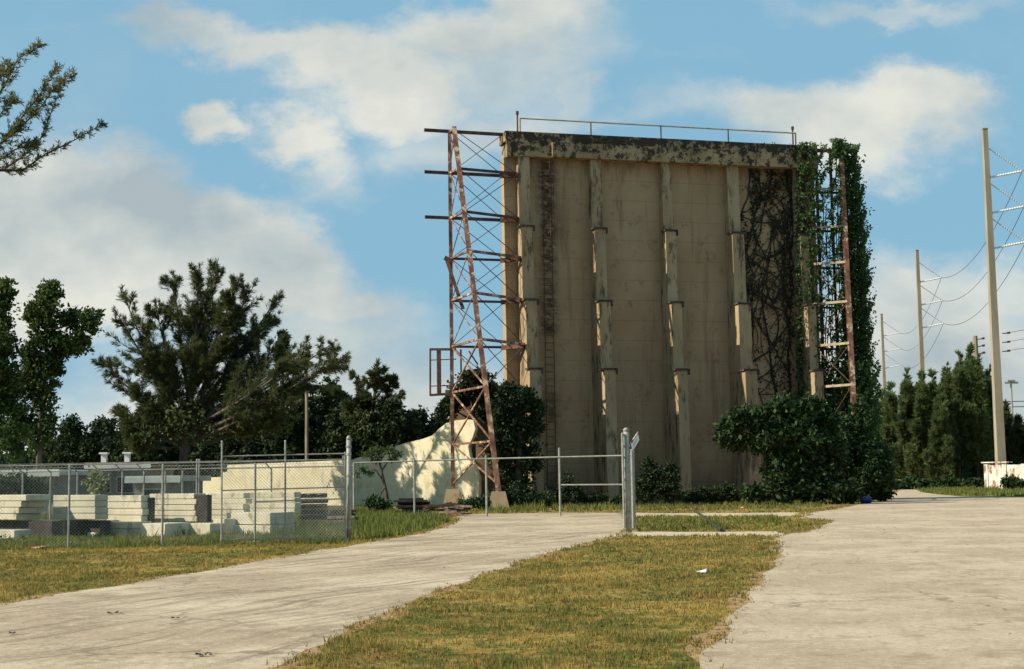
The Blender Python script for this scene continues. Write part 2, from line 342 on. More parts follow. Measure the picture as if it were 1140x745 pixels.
def plume(mb, stem, p0, p1, width, bow, r=.08, needle=.35, nw=.045, ntw=30, nn=22, droop=.25, start=.12):
    """feathery casuarina limb: curved limb, side twigs, fine drooping needles along each twig"""
    path = bez(p0, p1, bow, 9); n = len(path)
    stem.tube(path, [r * (1 - .85 * i / (n - 1)) for i in range(n)], 5)
    A = np.array([tuple(p) for p in path]); L = float(np.linalg.norm(A[-1] - A[0]))
    t = rng.uniform(start, 1, ntw) ** .85; idx = t * (n - 1); i0 = np.minimum(idx.astype(int), n - 2); fr = (idx - i0)[:, None]
    B = A[i0] * (1 - fr) + A[i0 + 1] * fr; T = A[i0 + 1] - A[i0]; T /= np.linalg.norm(T, axis=1, keepdims=True)
    D = T * 1.15 + unit(ntw) * .8; D /= np.linalg.norm(D, axis=1, keepdims=True)
    TL = width * 1.15 * (np.clip(1.08 - t, .07, 1) ** .8) * rng.uniform(.45, 1.25, ntw)
    for k in range(0, ntw, 2): stem.tube([Vector(B[k]), Vector(B[k] + D[k] * TL[k] * .8)], [r * .16, r * .05], 3, cap=False)
    s = rng.uniform(.05, 1, (ntw, nn, 1))
    P = B[:, None, :] + D[:, None, :] * TL[:, None, None] * s
    P = P + rng.normal(size=P.shape) * width * .05
    P[:, :, 2] -= (s[:, :, 0] ** 2) * (TL[:, None] * droop * .5)
    DD = np.repeat(D, nn, 0) * 1.5 + np.array([0, 0, -droop])
    leaves(mb, P.reshape(-1, 3), needle, nw, DD, .75)

# ------------------------------------------------------------------ ground and roads
def jag(poly, amp, step):
    out = []; n = len(poly); 
    for i in range(n):
        a, b = Vector(poly[i]), Vector(poly[(i + 1) % n]); d = b - a; L = d.length
        k = max(1, min(160, int(L / step)))
        nn = Vector((-d.y, d.x, 0)).normalized() if L > 0 else Vector((0, 0, 0))
        for j in range(k):
            q = a + d * (j / k)
            w = amp * (.55 * math.sin(q.x * 2.1 + q.y * 1.3) + .45 * math.sin(q.x * 5.3 - q.y * 3.1 + 1) + rng.uniform(-.7, .7) * .6) if max(abs(q.x), abs(q.y)) < 70 else 0
            out.append(q + nn * w)
    return out
def sheet(name, poly, z, material):
    tri = tessellate_polygon([[Vector((p.x, p.y, 0)) for p in poly]])
    mb = MB(); V = [(p.x, p.y, z) for p in poly]; F = []
    for t in tri:
        a, b, c = [Vector(V[i]) for i in t]
        F.append(t if (b - a).cross(c - a).z > 0 else t[::-1])
    mb.add(V, F); return setting(mb.build(name, material))
mb = MB(); mb.add([(-900, -60, 0), (900, -60, 0), (900, 1600, 0), (-900, 1600, 0)], [(0, 1, 2, 3)]); setting(mb.build('ground', m_ground))
roadA_px = [(-260, 722), (-60, 684), (0, 673), (100, 657), (200, 641), (300, 623), (388, 608), (430, 601), (470, 594), (497, 586), (510, 579), (500, 574), (540, 572), (620, 571), (700, 571),
            (701, 583), (699, 595), (660, 603), (600, 619), (500, 653), (430, 682), (380, 704), (335, 727), (290, 752), (230, 790), (120, 860), (-900, 900)]
roadR_px = [(735, 860), (780, 747), (797, 714), (838, 658), (866, 624), (869, 612), (862, 600), (866, 596), (903, 592), (915, 585), (928, 580), (893, 577), (890, 572), (930, 567), (965, 560), (985, 556), (998, 549), (1004, 544), (1013, 543), (1030, 549), (1070, 553), (1140, 554), (1400, 556), (2600, 600), (2400, 860)]
pathN_px = [(697, 571), (760, 571.6), (900, 570.5), (900, 575), (800, 574.6), (697, 575)]
pathS_px = [(695, 591.5), (780, 592.5), (872, 591.5), (872, 597), (780, 596.5), (690, 597)]
POLY = {}
def gp(px): return [G(*p) for p in px]
for nm, px, z, m_, amp in (('path', pathN_px, .002, m_sand, .25), ('path', pathS_px, .002, m_sand, .16), ('driveway', roadA_px, .003, m_roadL, .09), ('road', roadR_px, .0042, m_roadR, .07)):
    pl = jag(gp(px), amp, .35); POLY[nm + str(len(POLY))] = np.array([(p.x, p.y) for p in pl]); sheet(nm, pl, z, m_)
# bare soil along the foot of the screen and the pale soil edges
def grow(poly, d, amp):
    A_ = np.array([(p.x, p.y) for p in poly]); area = np.sum(A_[:, 0] * np.roll(A_[:, 1], -1) - np.roll(A_[:, 0], -1) * A_[:, 1]); sgn = 1 if area > 0 else -1; out = []
    for i in range(len(A_)):
        t_ = A_[(i + 1) % len(A_)] - A_[i - 1]; L = np.hypot(*t_) + 1e-9; n_ = np.array([t_[1], -t_[0]]) / L * sgn
        w = d * (.55 + .45 * math.sin(A_[i][0] * .9 + A_[i][1] * 1.3)) + rng.uniform(-1, 1) * amp
        out.append(Vector((A_[i][0] + n_[0] * max(w, .01), A_[i][1] + n_[1] * max(w, .01), 0)))
    return out
FR = []
for px, d_, z_ in ((roadA_px, .26, .0007), (roadR_px, .30, .0013)):
    gpl = grow(jag(gp(px), .05, .35), d_, .07); FR.append(np.array([(p.x, p.y) for p in gpl])); sheet('soil_edge', gpl, z_, m_dirt)
sheet('soil', jag([G(560, 572), G(700, 569), G(800, 568.5), G(880, 567), G(935, 564), G(960, 559), G(900, 549), G(560, 549)], .3, .5), .003, m_dirt)
def inside(poly, X, Y):
    x, y = poly[:, 0], poly[:, 1]; x2, y2 = np.roll(x, -1), np.roll(y, -1); c = np.zeros(len(X), bool)
    for a, b, a2, b2 in zip(x, y, x2, y2):
        if b == b2: continue
        m_ = (b > Y) != (b2 > Y); c ^= m_ & (X < (a2 - a) * (Y - b) / (b2 - b) + a)
    return c
def on_road(X, Y):
    c = np.zeros(len(X), bool)
    for p in POLY.values(): c |= inside(p, X, Y)
    return c
def tufts(mb, X, Y, h, w, nb, lean=.6):
    n = len(X); hm = .55 + .9 * np.clip(.5 + .3 * np.sin(X * 2.3 + 1.9 * np.sin(Y * 1.7)) + .3 * np.sin(Y * 3.7 + np.sin(X * 4.1)), 0, 1) ** 1.5; hm = np.repeat(hm, nb); X = np.repeat(X, nb) + rng.normal(0, w * 1.3, n * nb); Y = np.repeat(Y, nb) + rng.normal(0, w * 1.3, n * nb)
    a = rng.uniform(0, 2 * np.pi, n * nb); hh = h * hm * rng.uniform(.45, 1.35, n * nb)
    b = rng.uniform(0, 2 * np.pi, n * nb); l = hh * lean * rng.uniform(0, 1.2, n * nb)
    base = np.stack([X, Y, np.zeros_like(X)], 1); d = np.stack([np.cos(a), np.sin(a), 0 * a], 1) * (w * .5)
    tip = base + np.stack([np.cos(b) * l, np.sin(b) * l, hh], 1)
    mb.tris(np.stack([base - d, base + d, tip], 1))
gb = MB()
for (y0, y1, x0, x1, dens, h, w, nb) in ((11, 17, -5, 4, 230, .045, .012, 5), (17, 26, -13, 6, 120, .05, .017, 5), (26, 37, -18, 9, 60, .055, .024, 5), (37, 48, -20, 13, 26, .065, .035, 5), (48, 72, -26, 24, 9, .08, .05, 5)):
    n = int((y1 - y0) * (x1 - x0) * dens); X = rng.uniform(x0, x1, n); Y = rng.uniform(y0, y1, n)
    k = ~on_road(X, Y); fr_ = inside(FR[0], X, Y) | inside(FR[1], X, Y); k &= ~fr_ | (rng.uniform(size=n) < .42); k &= (np.sin(X * 3.1 + np.sin(Y * 2.3)) + np.sin(Y * 2.7 + 2 * np.sin(X * 1.1)) + rng.uniform(-1.6, 1.6, n)) > -1.6
    tufts(gb, X[k], Y[k], h, w, nb)
# straggling tufts over the edges of the paving
for p in POLY.values():
    for a, b in zip(p, np.roll(p, -1, 0)):
        if not (11 < a[1] < 70 and abs(a[0]) < 25): continue
        L = np.hypot(*(b - a)); n = int(L * 6); t = rng.uniform(0, 1, n)
        q = a + (b - a) * t[:, None] + rng.normal(0, .07, (n, 2)); s_ = max(1, a[1] / 22)
        tufts(gb, q[:, 0], q[:, 1], .05 * s_ ** .5, .014 * s_, 4, 1)
tag(gb.build('grass', m_blade), 'dry golden turf on the verges and between the roads', 'grass', kind='stuff')
# taller green weeds in and around the yard and at the screen's foot
wb = MB()
def weeds(px, dens, h, w, nb=6):
    P = np.array([tuple(G(*p))[:2] for p in px]); x0, y0 = P.min(0); x1, y1 = P.max(0)
    n = int((x1 - x0) * (y1 - y0) * dens); X = rng.uniform(x0, x1, n); Y = rng.uniform(y0, y1, n); k = inside(P, X, Y) & ~on_road(X, Y)
    X, Y = X[k], Y[k]
    patch = .5 + .5 * np.sin(X * 1.3 + 1.7 * np.sin(Y * .9)); k = rng.uniform(0, 1, len(X)) < .35 + .65 * patch
    tufts(wb, X[k], Y[k], h, w, nb, .5)
weeds([(-30, 613), (100, 612), (250, 607), (390, 606), (390, 598), (-30, 600)], 45, .13, .03)
weeds([(-30, 600), (390, 598), (420, 566), (-30, 572)], 9, .2, .05)
weeds([(300, 600), (392, 603), (440, 598), (500, 583), (495, 577), (430, 570), (330, 575)], 26, .24, .05)
weeds([(530, 575), (630, 571), (700, 569), (700, 560), (540, 560)], 5, .26, .07)
weeds([(705, 569), (800, 568.5), (900, 566), (940, 561), (930, 558), (705, 559)], 7, .15, .06)
weeds([(705, 590), (860, 590), (905, 586), (860, 577), (705, 577)], 14, .12, .05)
weeds([(1010, 548), (1060, 552), (1150, 553), (1150, 544), (1000, 541)], 4, .25, .1)
tag(wb.build('weeds', m_weed), 'tall green weeds in the fenced yard and along the verges', 'weeds', kind='stuff')

# ------------------------------------------------------------------ the drive-in screen
ang = math.atan((6655 - CX) / FPX)
E = Vector((math.sin(ang), math.cos(ang), 0)); NN = Vector((math.cos(ang), -math.sin(ang), 0))  # along the wall, out towards the road side
Y0 = 82.0
_a = W(560, 150, Y0); O = Vector((_a.x, Y0, 0)); HTOP = W(560, 148, Y0).z
def SP(s, t, z): return O + E * s + NN * t + Vector((0, 0, z))
def s_at(px, py, t=0.0):
    d = W(px, py, 1.0); k = d.x  # x/y slope
    b = O + NN * t
    return (k * b.y - b.x) / (E.x - k * E.y)
def z_at(px, py, s, t): return W(px, py, SP(s, t, 0).y).z
SW = s_at(905, 160)
AX = (tuple(E), tuple(-NN), (0, 0, 1))
def sbox(mb, s0, s1, t0, t1, z0, z1):
    c = SP((s0 + s1) / 2, (t0 + t1) / 2, (z0 + z1) / 2); mb.box(tuple(c), (s1 - s0, abs(t1 - t0), z1 - z0), AX); return mb
ZL = [z_at(660, 255, 5, 1), z_at(665, 336, 5, 1.6), z_at(675, 412, 5, 2.2)]
ZB = z_at(620, 176, 3, .5)
SLAD = s_at(609, 220, .1)
lad_c = SP(SLAD, 0, 0)
def f_wall(nt, b):
    t = NT(nt); p = t.sepz()
    n = t.noise(.22, 5, .6); c = t.col(t.rng(n, .35, .65), (.325, .217, .122), (.385, .270, .160))
    st = t.noise(1.6, 6, .7, (1, 1, .10)); c = t.col(t.mul(t.rng(st, .50, .70), .5), c, (.13, .08, .042))
    sp_ = t.noise(1.1, 7, .75, (1, 1, 1), off=(8, 1, 3)); c = t.col(t.mul(t.rng(sp_, .54, .68), .45), c, (.11, .063, .03))
    fl = t.noise(3.5, 5, .8, (1, 1, 1.5), off=(2, 11, 0)); c = t.col(t.mul(t.rng(fl, .66, .74), .5), c, (.46, .33, .22))
    # course lines of the block wall, very faint
    z = p[2]; w = nt.nodes.new('ShaderNodeMath'); w.operation = 'PINGPONG'; w.inputs[1].default_value = .6; nt.links.new(z, w.inputs[0])
    c = t.col(t.mul(t.rng(w.outputs[0], 0, .05, 1, 0), .3), c, (.15, .09, .05))
    # rust and mould run down behind the ladder
    x = p[0]
    d = t.mul(t.mul(x, float(lad_c.x + .05), 'SUBTRACT'), 0, 'ADD'); d = t.mul(d, 0, 'ADD'); ab = nt.nodes.new('ShaderNodeMath'); ab.operation = 'ABSOLUTE'; nt.links.new(d, ab.inputs[0])
    wob = t.mul(t.mul(t.noise(1.2, 5, .7, off=(1, 1, 9)), .5, 'SUBTRACT'), .9); dd = t.mul(ab.outputs[0], wob, 'ADD')
    m1 = t.rng(dd, .05, .85, 1, 0); n3 = t.noise(1.6, 8, .85, (1, 1, 2.2)); zb_ = t.mul(t.noise(.28, 3, .6, (0, 0, 1), off=(3, 3, 0)), t.rng(z, 12, 17, -.08, .12), 'ADD'); m1 = t.mul(m1, t.rng(n3, .38, .54)); m1 = t.mul(m1, t.rng(zb_, .38, .56, .25, 1)); c = t.col(t.mul(m1, .95), c, (.045, .028, .02))
    # ragged darker band under the beam and darker toe
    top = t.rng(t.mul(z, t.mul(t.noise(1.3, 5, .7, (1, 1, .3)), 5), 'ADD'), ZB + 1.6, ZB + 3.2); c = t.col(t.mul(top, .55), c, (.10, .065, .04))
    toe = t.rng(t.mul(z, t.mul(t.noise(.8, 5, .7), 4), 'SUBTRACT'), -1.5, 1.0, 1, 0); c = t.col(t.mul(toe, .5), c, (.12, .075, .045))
    nt.links.new(c, b.inputs['Base Color']); b.inputs['Roughness'].default_value = .95; b.inputs['Specular IOR Level'].default_value = .15
    t.bump(t.noise(5, 6, .7), b, .35, .03)
m_wall = mat('stained tan render', f_wall)
def f_pil(nt, b):
    t = NT(nt)
    c = t.col(t.rng(t.noise(.5, 5, .6, (1, 1, .4)), .35, .65), (.30, .208, .120), (.39, .285, .170))
    st = t.noise(2.2, 7, .75, (1, 1, .25)); c = t.col(t.mul(t.rng(st, .50, .62), .85), c, (.07, .05, .036))
    c = t.col(t.mul(t.rng(t.noise(5, 6, .8, off=(4, 0, 0)), .60, .70), .7), c, (.10, .06, .04))
    nt.links.new(c, b.inputs['Base Color']); b.inputs['Roughness'].default_value = .95; b.inputs['Specular IOR Level'].default_value = .15
    t.bump(t.noise(5, 6, .7), b, .4, .03)
m_pil = mat('weathered concrete pilaster', f_pil)
def f_beam(nt, b):
    t = NT(nt); z = t.sepz()[2]
    c = t.col(t.rng(t.noise(.6, 5, .6), .35, .65), (.26, .18, .10), (.37, .265, .15))
    h = t.rng(z, HTOP - 1.7, HTOP - .1, -.05, .06)
    m = t.rng(t.mul(t.noise(2.1, 8, .75, (1, 1, .9)), h, 'ADD'), .47, .55); c = t.col(t.mul(m, .93), c, (.030, .022, .018))
    m2 = t.rng(t.noise(3.2, 6, .8, (1, 1, .5), off=(3, 3, 3)), .56, .66); c = t.col(t.mul(m2, .7), c, (.09, .055, .035))
    nt.links.new(c, b.inputs['Base Color']); b.inputs['Roughness'].default_value = .95; b.inputs['Specular IOR Level'].default_value = .15
    t.bump(t.noise(5, 6, .7), b, .4, .03)
m_beam = mat('mouldy concrete beam', f_beam)
m_cap = two_tone('blackened ledge', (.030, .02, .015), (.09, .06, .04), 3, .95)

scr = thing('movie_screen', 'huge tan concrete back of a drive-in screen with five stepped pilasters', 'drive-in screen', tuple(SP(SW / 2, 0, 0)))
mb = MB()
ns_, nz_ = 40, 40
sbox(mb, .05, SW - .02, -.8, 0, 0, ZB + .02)
mb.build('wall', m_wall, scr)
# top beam in two bands with the stepped ends
mb = MB(); zs = (HTOP + ZB) / 2 + .15
sbox(mb, 0, SW, -.9, .55, zs, HTOP)
s1 = s_at(614, 165, .6)
sbox(mb, .12, s1 - .01, -.86, .62, ZB, zs - .003); sbox(mb, s1, SW - .1, -.86, .80, ZB, zs - .003)
sbox(mb, .02, .30, .552, .72, zs - .9, zs + .05)
mb.build('top_beam', m_beam, scr)
PILP = [(577, 589.5), (657.5, 669.5), (736, 747), (809, 822), (884, 893)]
PS = []
TPROF = [(HTOP - 1.9, .50), (ZL[0], .60), (ZL[0], 1.05), (ZL[1], 1.13), (ZL[1], 1.68), (ZL[2], 1.76), (ZL[2], 2.32), (0, 2.5)]
def tprof(z):
    for (za, ta), (zb, tb) in zip(TPROF, TPROF[1:]):
        if zb <= z <= za and za > zb: return ta + (tb - ta) * (za - z) / (za - zb)
    return .5
for i, (a, b) in enumerate(PILP):
    sa, sb = s_at(a, 190, .5), s_at(b, 190, .5); PS.append((sa, sb))
    mb = MB(); ztop = ZB - .004
    prof = [(ztop, .50)] + TPROF[1:]
    segs = [(ztop, .5, ZL[0], .60), (ZL[0], 1.05, ZL[1], 1.13), (ZL[1], 1.68, ZL[2], 1.76), (ZL[2], 2.32, 0, 2.5)]
    for (za, ta, zb, tb) in segs:
        w = rng.uniform(-.02, .02)
        P = [SP(sa + w, -.02, zb), SP(sb, -.02, zb), SP(sb, tb, zb), SP(sa + w, tb, zb), SP(sa + w, -.02, za), SP(sb, -.02, za), SP(sb, ta, za), SP(sa + w, ta, za)]
        mb.add([tuple(p) for p in P], [(0, 1, 2, 3), (7, 6, 5, 4), (3, 2, 6, 7), (1, 0, 4, 5), (2, 1, 5, 6), (0, 3, 7, 4)])
    pl = mb.build('pilaster', m_pil, scr)
    for (z, t_) in ((ZL[0], 1.05), (ZL[1], 1.68), (ZL[2], 2.32)):
        c = MB(); sbox(c, sa - .10, sb + .12, t_ - .55, t_ + .07, z + .003, z + .11)
        c.box(tuple(SP(sb + .07, t_ + .02, z - .12)), (.10, .12, .26), AX)
        c.build('ledge', m_cap, pl)
# wide left return behind the first pilaster
# railing on the roof
rl = MB(); zr = HTOP + .85
sp_px = [(579, 133), (658, 138), (736, 142), (811, 146), (886, 150)]
ss = [s_at(x, y + 12, .3) for x, y in sp_px]
for i, s_ in enumerate(ss): rl.tube([SP(s_, .3, HTOP), SP(s_, .3, zr)], .045, 6)
rl.tube([SP(ss[0], .3, zr), SP(ss[-1], .3, zr - .05)], .045, 6); rl.build('railing', m_rustpale, scr)
for x in (576, 882):
    r_ = MB(); s_ = s_at(x, 135, .2); zt = W(x, 124 if x < 600 else 141, SP(s_, .2, 0).y).z
    r_.tube([SP(s_, .2, HTOP - .05), SP(s_, .2, zt)], .05, 6); r_.tube([SP(s_, .2, zt - .2), SP(s_, .2, zt)], .09, 6); r_.build('lightning_rod', m_rustdark, scr)
# caged ladder
ld = MB(); z0, z1 = 1.0, z_at(610, 181, SLAD, .2)
for k in (-.26, .26): ld.tube([SP(SLAD + k, .14, z0), SP(SLAD + k, .14, z1)], .022, 4)
zz = z0
while zz < z1: ld.tube([SP(SLAD - .26, .14, zz), SP(SLAD + .26, .14, zz)], .016, 4); zz += .42
for zc in np.arange(z1 - 4.6, z1 + .1, .75):
    ld.tube([SP(SLAD + .36 * math.cos(a), .14 + .62 * math.sin(a), zc) for a in np.linspace(0, math.pi, 9)], .022, 4)
for a in (.6, 1.57, 2.5): ld.tube([SP(SLAD + .36 * math.cos(a), .14 + .62 * math.sin(a), z1 - 4.6), SP(SLAD + .36 * math.cos(a), .14 + .62 * math.sin(a), z1)], .016, 4)
ld.build('caged_ladder', m_rustdark, scr)

# ------------------------------------------------------------------ steel side towers
LEV_PY = [143, 193, 243, 288, 335, 386, 437, 495]
def steel_tower(side):
    left = side == 'l'
    if left: sA = s_at(500.5, 150, 0); topB = (505.5, 145); baseB = (555, 550); edge = 0.0; pil = PS[0][0]; pyl = LEV_PY
    else: sA = s_at(936, 168, 0); topB = (936, 167); baseB = (955, 545); edge = SW; pil = PS[-1][1]; pyl = [167, 215, 258, 299, 343, 389, 434, 490]
    Yb = SP(sA, 7.0, 0).y
    pb = W(baseB[0], baseB[1], Yb); Bb = Vector((pb.x, Yb, .9)); At = SP(sA, 0, HTOP); Ab = SP(sA, 0, 1.0); Bt = SP(sA, .45, HTOP + .05); Bt.x = W(topB[0], topB[1], Bt.y).x
    root = thing('steel_tower', 'rusty open steel lattice tower with leaning leg left of the screen' if left else 'vine-covered rusty steel tower on the right end of the screen', 'steel tower', (Ab.x, Ab.y, 0))
    lv = [z_at(500 if left else 936, p, sA, 0) for p in pyl]; lv[0] = HTOP - .08
    A = lambda z: SP(sA, 0, z)
    def B(z):
        k = (Bt.z - z) / (Bt.z - Bb.z); return Bt.lerp(Bb, k)
    Wl = lambda z: SP(edge, -.1, z)
    def Pf(z):
        return SP(pil, min(tprof(z), 1.9) * .75, z)
    def bar(nm, a, b, w, m_): x = MB(); x.bar(a, b, w); return x.build(nm, m_, root)
    # I-section legs: web plus flanges
    def leg(a, b, w, m_):
        x = MB(); d = (b - a).normalized(); sx = Vector((1, .1, 0)); sx = (sx - d * sx.dot(d)).normalized(); sy = d.cross(sx)
        for off, (wx, wy) in ((Vector((0, 0, 0)), (.03, w)), (sy * w * .5, (w, .03)), (-sy * w * .5, (w, .03))):
            x.box(tuple((a + b) / 2 + off), (wx, wy, (b - a).length), (tuple(sx), tuple(sy), tuple(d)))
        return x.build('leg', m_, root)
    leg(Ab, At, .2, m_rust); leg(Bb, Bt, .25, m_rust if not left else m_rust)
    ext = 1.5 if left else .95
    sg = -1 if left else 1
    for i, z in enumerate(lv):
        if i < 6 or not left:
            if i < 3 and left: bar('beam', SP(sA + sg * ext, 0, z + .12 * sg * -.2), Wl(z), .17, m_rustdark)
            elif i >= 1 or not left: bar('beam', A(z), Wl(z), .13, m_rustdark)
            if i > 0: bar('beam', B(z), Pf(z + .05), .14, m_rustdark if left and i in (1, 2) else m_rust if left else m_rustpale)
            if i > 0 and left: bar('beam', SP(edge - .25, .1, z - .05), SP(pil, tprof(z) * .8, z - .05), .24, m_rustdark)
        bar('tie', A(z), B(z), .11, m_rust)
        z2 = lv[i + 1] if i + 1 < len(lv) else 1.3
        bar('cross_brace', A(z), B(z2), .045 if i < 5 else .075, m_rust); bar('cross_brace', B(z), A(z2), .045 if i < 5 else .075, m_rust)
        if i < 6 or not left:
            bar('cross_brace', A(z), Wl(z2), .034, m_rustdark); bar('cross_brace', Wl(z), A(z2), .034, m_rustdark)
            bar('cross_brace', B(z), Pf(z2), .034, m_rustdark)
            if i % 2: bar('cross_brace', Pf(z), B(z2), .034, m_rustdark)
    if left:
        # bent hanging plate and the stub beside it
        a, b = W(497.5, 290, Y0 - 1), W(515.5, 344, Y0 - 1.2); x = MB(); x.bar(a, b, .2); x.bar(W(495, 287, Y0 - 1), W(503, 291, Y0 - 1), .24); o = x.build('hanging_plate', m_rustdark, root); o['label'] = 'loose rusty plate hanging askew'
        # open cage at the side
        c = MB(); q = lambda px, py, d=0: W(px, py, SP(sA, 0, 0).y + d)
        for d in (0, 1.4):
            for pa, pb_, w in (((479, 389), (508, 389), .13), ((479, 440), (508, 438), .13), ((479, 389), (479, 440), .10), ((488.5, 390), (489, 440), .24), ((479, 401), (508, 400), .05), ((479, 430), (508, 429), .05), ((513, 389), (513.5, 421), .1)):
                c.bar(q(*pa, d), q(*pb_, d), w)
        for py in (389, 440): c.bar(q(479, py), q(479, py, 1.4), .1)
        c.bar(q(522, 391), q(532, 406), .09)
        c.build('cage', m_rustdark, root)
    else:
        for px, p0, p1, w in ((908, 168, 480, .16), (924, 168, 470, .15), (951, 168, 330, .13)):
            s_ = s_at(px, p0, -.1); bar('post', SP(s_, -.1, z_at(px, p1, s_, 0)), SP(s_, -.1, z_at(px, p0, s_, 0)), w, m_rustdark)
        sr_ = s_at(953, 168, 0); bar('beam', A(lv[0]), SP(sr_, 0, lv[0]), .2, m_rustdark)
        bar('beam', SP(SW, .2, HTOP - .25), B(HTOP - .2), .16, m_rustdark)
    for p in (Ab, Bb):
        f = MB(); z = p.z
        f.add([(p.x + a * w, p.y + b * w, zz_) for zz_, w in ((-.1, .6), (z - .25, .42), (z, .36)) for a, b in ((-1, -1), (1, -1), (1, 1), (-1, 1))],
              [(3, 2, 1, 0), (8, 9, 10, 11)] + [(r_ * 4 + i, r_ * 4 + (i + 1) % 4, r_ * 4 + 4 + (i + 1) % 4, r_ * 4 + 4 + i) for r_ in (0, 1) for i in range(4)])
        f.build('footing', m_pil, root)
    return root, sA, lv
towerL, sAL, lvL = steel_tower('l'); towerR, sAR, lvR = steel_tower('r')

# ------------------------------------------------------------------ cream wing wall
def f_cream(nt, b):
    t = NT(nt)
    c = t.col(t.rng(t.noise(.5, 5, .6), .35, .65), (.60, .53, .35), (.69, .62, .43))
    c = t.col(t.mul(t.rng(t.noise(2.5, 6, .75, (1, 1, .5)), .52, .66), .6), c, (.36, .27, .16))
    c = t.col(t.mul(t.rng(t.noise(.9, 7, .75, (1, 1, .8), off=(7, 7, 7)), .52, .66), .45), c, (.45, .30, .20))
    z = t.sepz()[2]; w = nt.nodes.new('ShaderNodeMath'); w.operation = 'PINGPONG'; w.inputs[1].default_value = .3; nt.links.new(z, w.inputs[0])
    c = t.col(t.mul(t.rng(w.outputs[0], 0, .03, 1, 0), .14), c, (.3, .22, .14))
    nt.links.new(c, b.inputs['Base Color']); b.inputs['Roughness'].default_value = .95; b.inputs['Specular IOR Level'].default_value = .15
    t.bump(t.noise(6, 6, .7), b, .4, .02)
m_cream = mat('cream painted block', f_cream)
we = Vector((.8, -.6, 0)).normalized(); wr = W(533, 560, Y0 + 2.2); WO = Vector((wr.x, wr.y, 0))
def wing_t(px, py):
    k = W(px, py, 1).x; return (k * WO.y - WO.x) / (we.x - k * we.y)
outline = [(187, 534), (223, 534), (223, 532), (246, 531), (248, 526), (253, 525), (253, 517.5), (320, 515), (392, 512), (412, 505), (434, 499), (452, 493), (470, 489), (481, 485), (488, 478), (497, 471), (508, 468), (520, 467), (527, 468), (529, 478), (526, 487), (521, 497), (523, 508), (529, 520), (533, 533), (533, 546)]
pts = []
for (px, py) in outline:
    t_ = wing_t(px, py); p = WO + we * t_; pts.append((t_, W(px, py, p.y).z))
pts = [(pts[0][0], 0)] + pts + [(pts[-1][0] - .1, 0)]
thn = Vector((-we.y, we.x, 0)) * .25  # back side
fv = [WO + we * t_ + Vector((0, 0, z)) for t_, z in pts]; n = len(fv)
mb = MB(); V = [tuple(p) for p in fv] + [tuple(p + thn) for p in fv]
tri = tessellate_polygon([[Vector((t_, z, 0)) for t_, z in pts]])
F = [tuple(t) for t in tri] + [tuple(i + n for i in t[::-1]) for t in tri] + [(i, (i + 1) % n, n + (i + 1) % n, n + i) for i in range(n)]
mb.add(V, F); tag(mb.build('block_wall', m_cream), 'sunlit cream block wall sweeping up in a curve beside the lattice tower', 'wall')

# brown block house behind the tower
bh = thing('block_house', 'small brown concrete block house behind the steel lattice tower', 'building', tuple(W(530, 560, Y0 + 9)))
mb = MB(); p = W(531, 437, Y0 + 9); mb.box((p.x, p.y + 1.5, p.z / 2), (3.2, 3, p.z), ang=-.15); mb.build('wall', two_tone('brown render', (.17, .11, .06), (.24, .16, .09), 1, .95), bh)
mb = MB(); mb.box((p.x, p.y + 1.5, p.z + .1), (3.6, 3.4, .2), ang=-.15); mb.build('roof', m_cap, bh)

# ------------------------------------------------------------------ fences
def chain(mb, a, b, z0, z1, pitch=.085, r=.0026):
    a, b = Vector(a), Vector(b); d = b - a; L = d.length; d.normalize(); H = z1 - z0
    n = int((L + H) / pitch)
    for k in range(n):
        for sg in (1, -1):
            x0 = k * pitch - H; x1 = x0 + H
            c0, c1 = max(x0, 0), min(x1, L)
            if c1 <= c0: continue
            za, zb = z0 + (c0 - x0), z0 + (c1 - x0)
            if sg < 0: pa, pb = a + d * (L - c0), a + d * (L - c1)
            else: pa, pb = a + d * c0, a + d * c1
            pa.z, pb.z = za, zb; mb.tube([pa, pb], r, 3, cap=False)
fa = G(-40, 613); f0 = G(388.5, 603.5)
# near fence, left
zr_ = 2.06
nf = thing('chain_link_fence', 'near silver chain link fence along the front of the block yard', 'fence', tuple(G(180, 607)))
def post(root, p, h, r=.035, nm='post', z0=0):
    x = MB(); x.tube([Vector((p.x, p.y, z0)), Vector((p.x, p.y, h))], r, 8); x.tube([Vector((p.x, p.y, h)), Vector((p.x, p.y, h + .03))], [r * 1.25, r * .6], 8); return x.build(nm, m_galv, root)
lf = (f0 - fa)
def on_f(px):
    k = W(px, 560, 1).x; d = lf.normalized(); t_ = (k * fa.y - fa.x) / (d.x - k * d.y); return fa + d * t_
for px in (-28, 77, 181, 284): post(nf, on_f(px), zr_ - .02, .03)
x = MB(); x.tube([fa + Vector((0, 0, zr_)), Vector((f0.x, f0.y, zr_ + .07))], .019, 6); x.build('top_rail', m_galv, nf)
x = MB(); chain(x, fa + Vector((0, .04, 0)), f0 + Vector((0, .04, 0)), .05, zr_ - .01); x.build('wire_mesh', m_wire, nf)
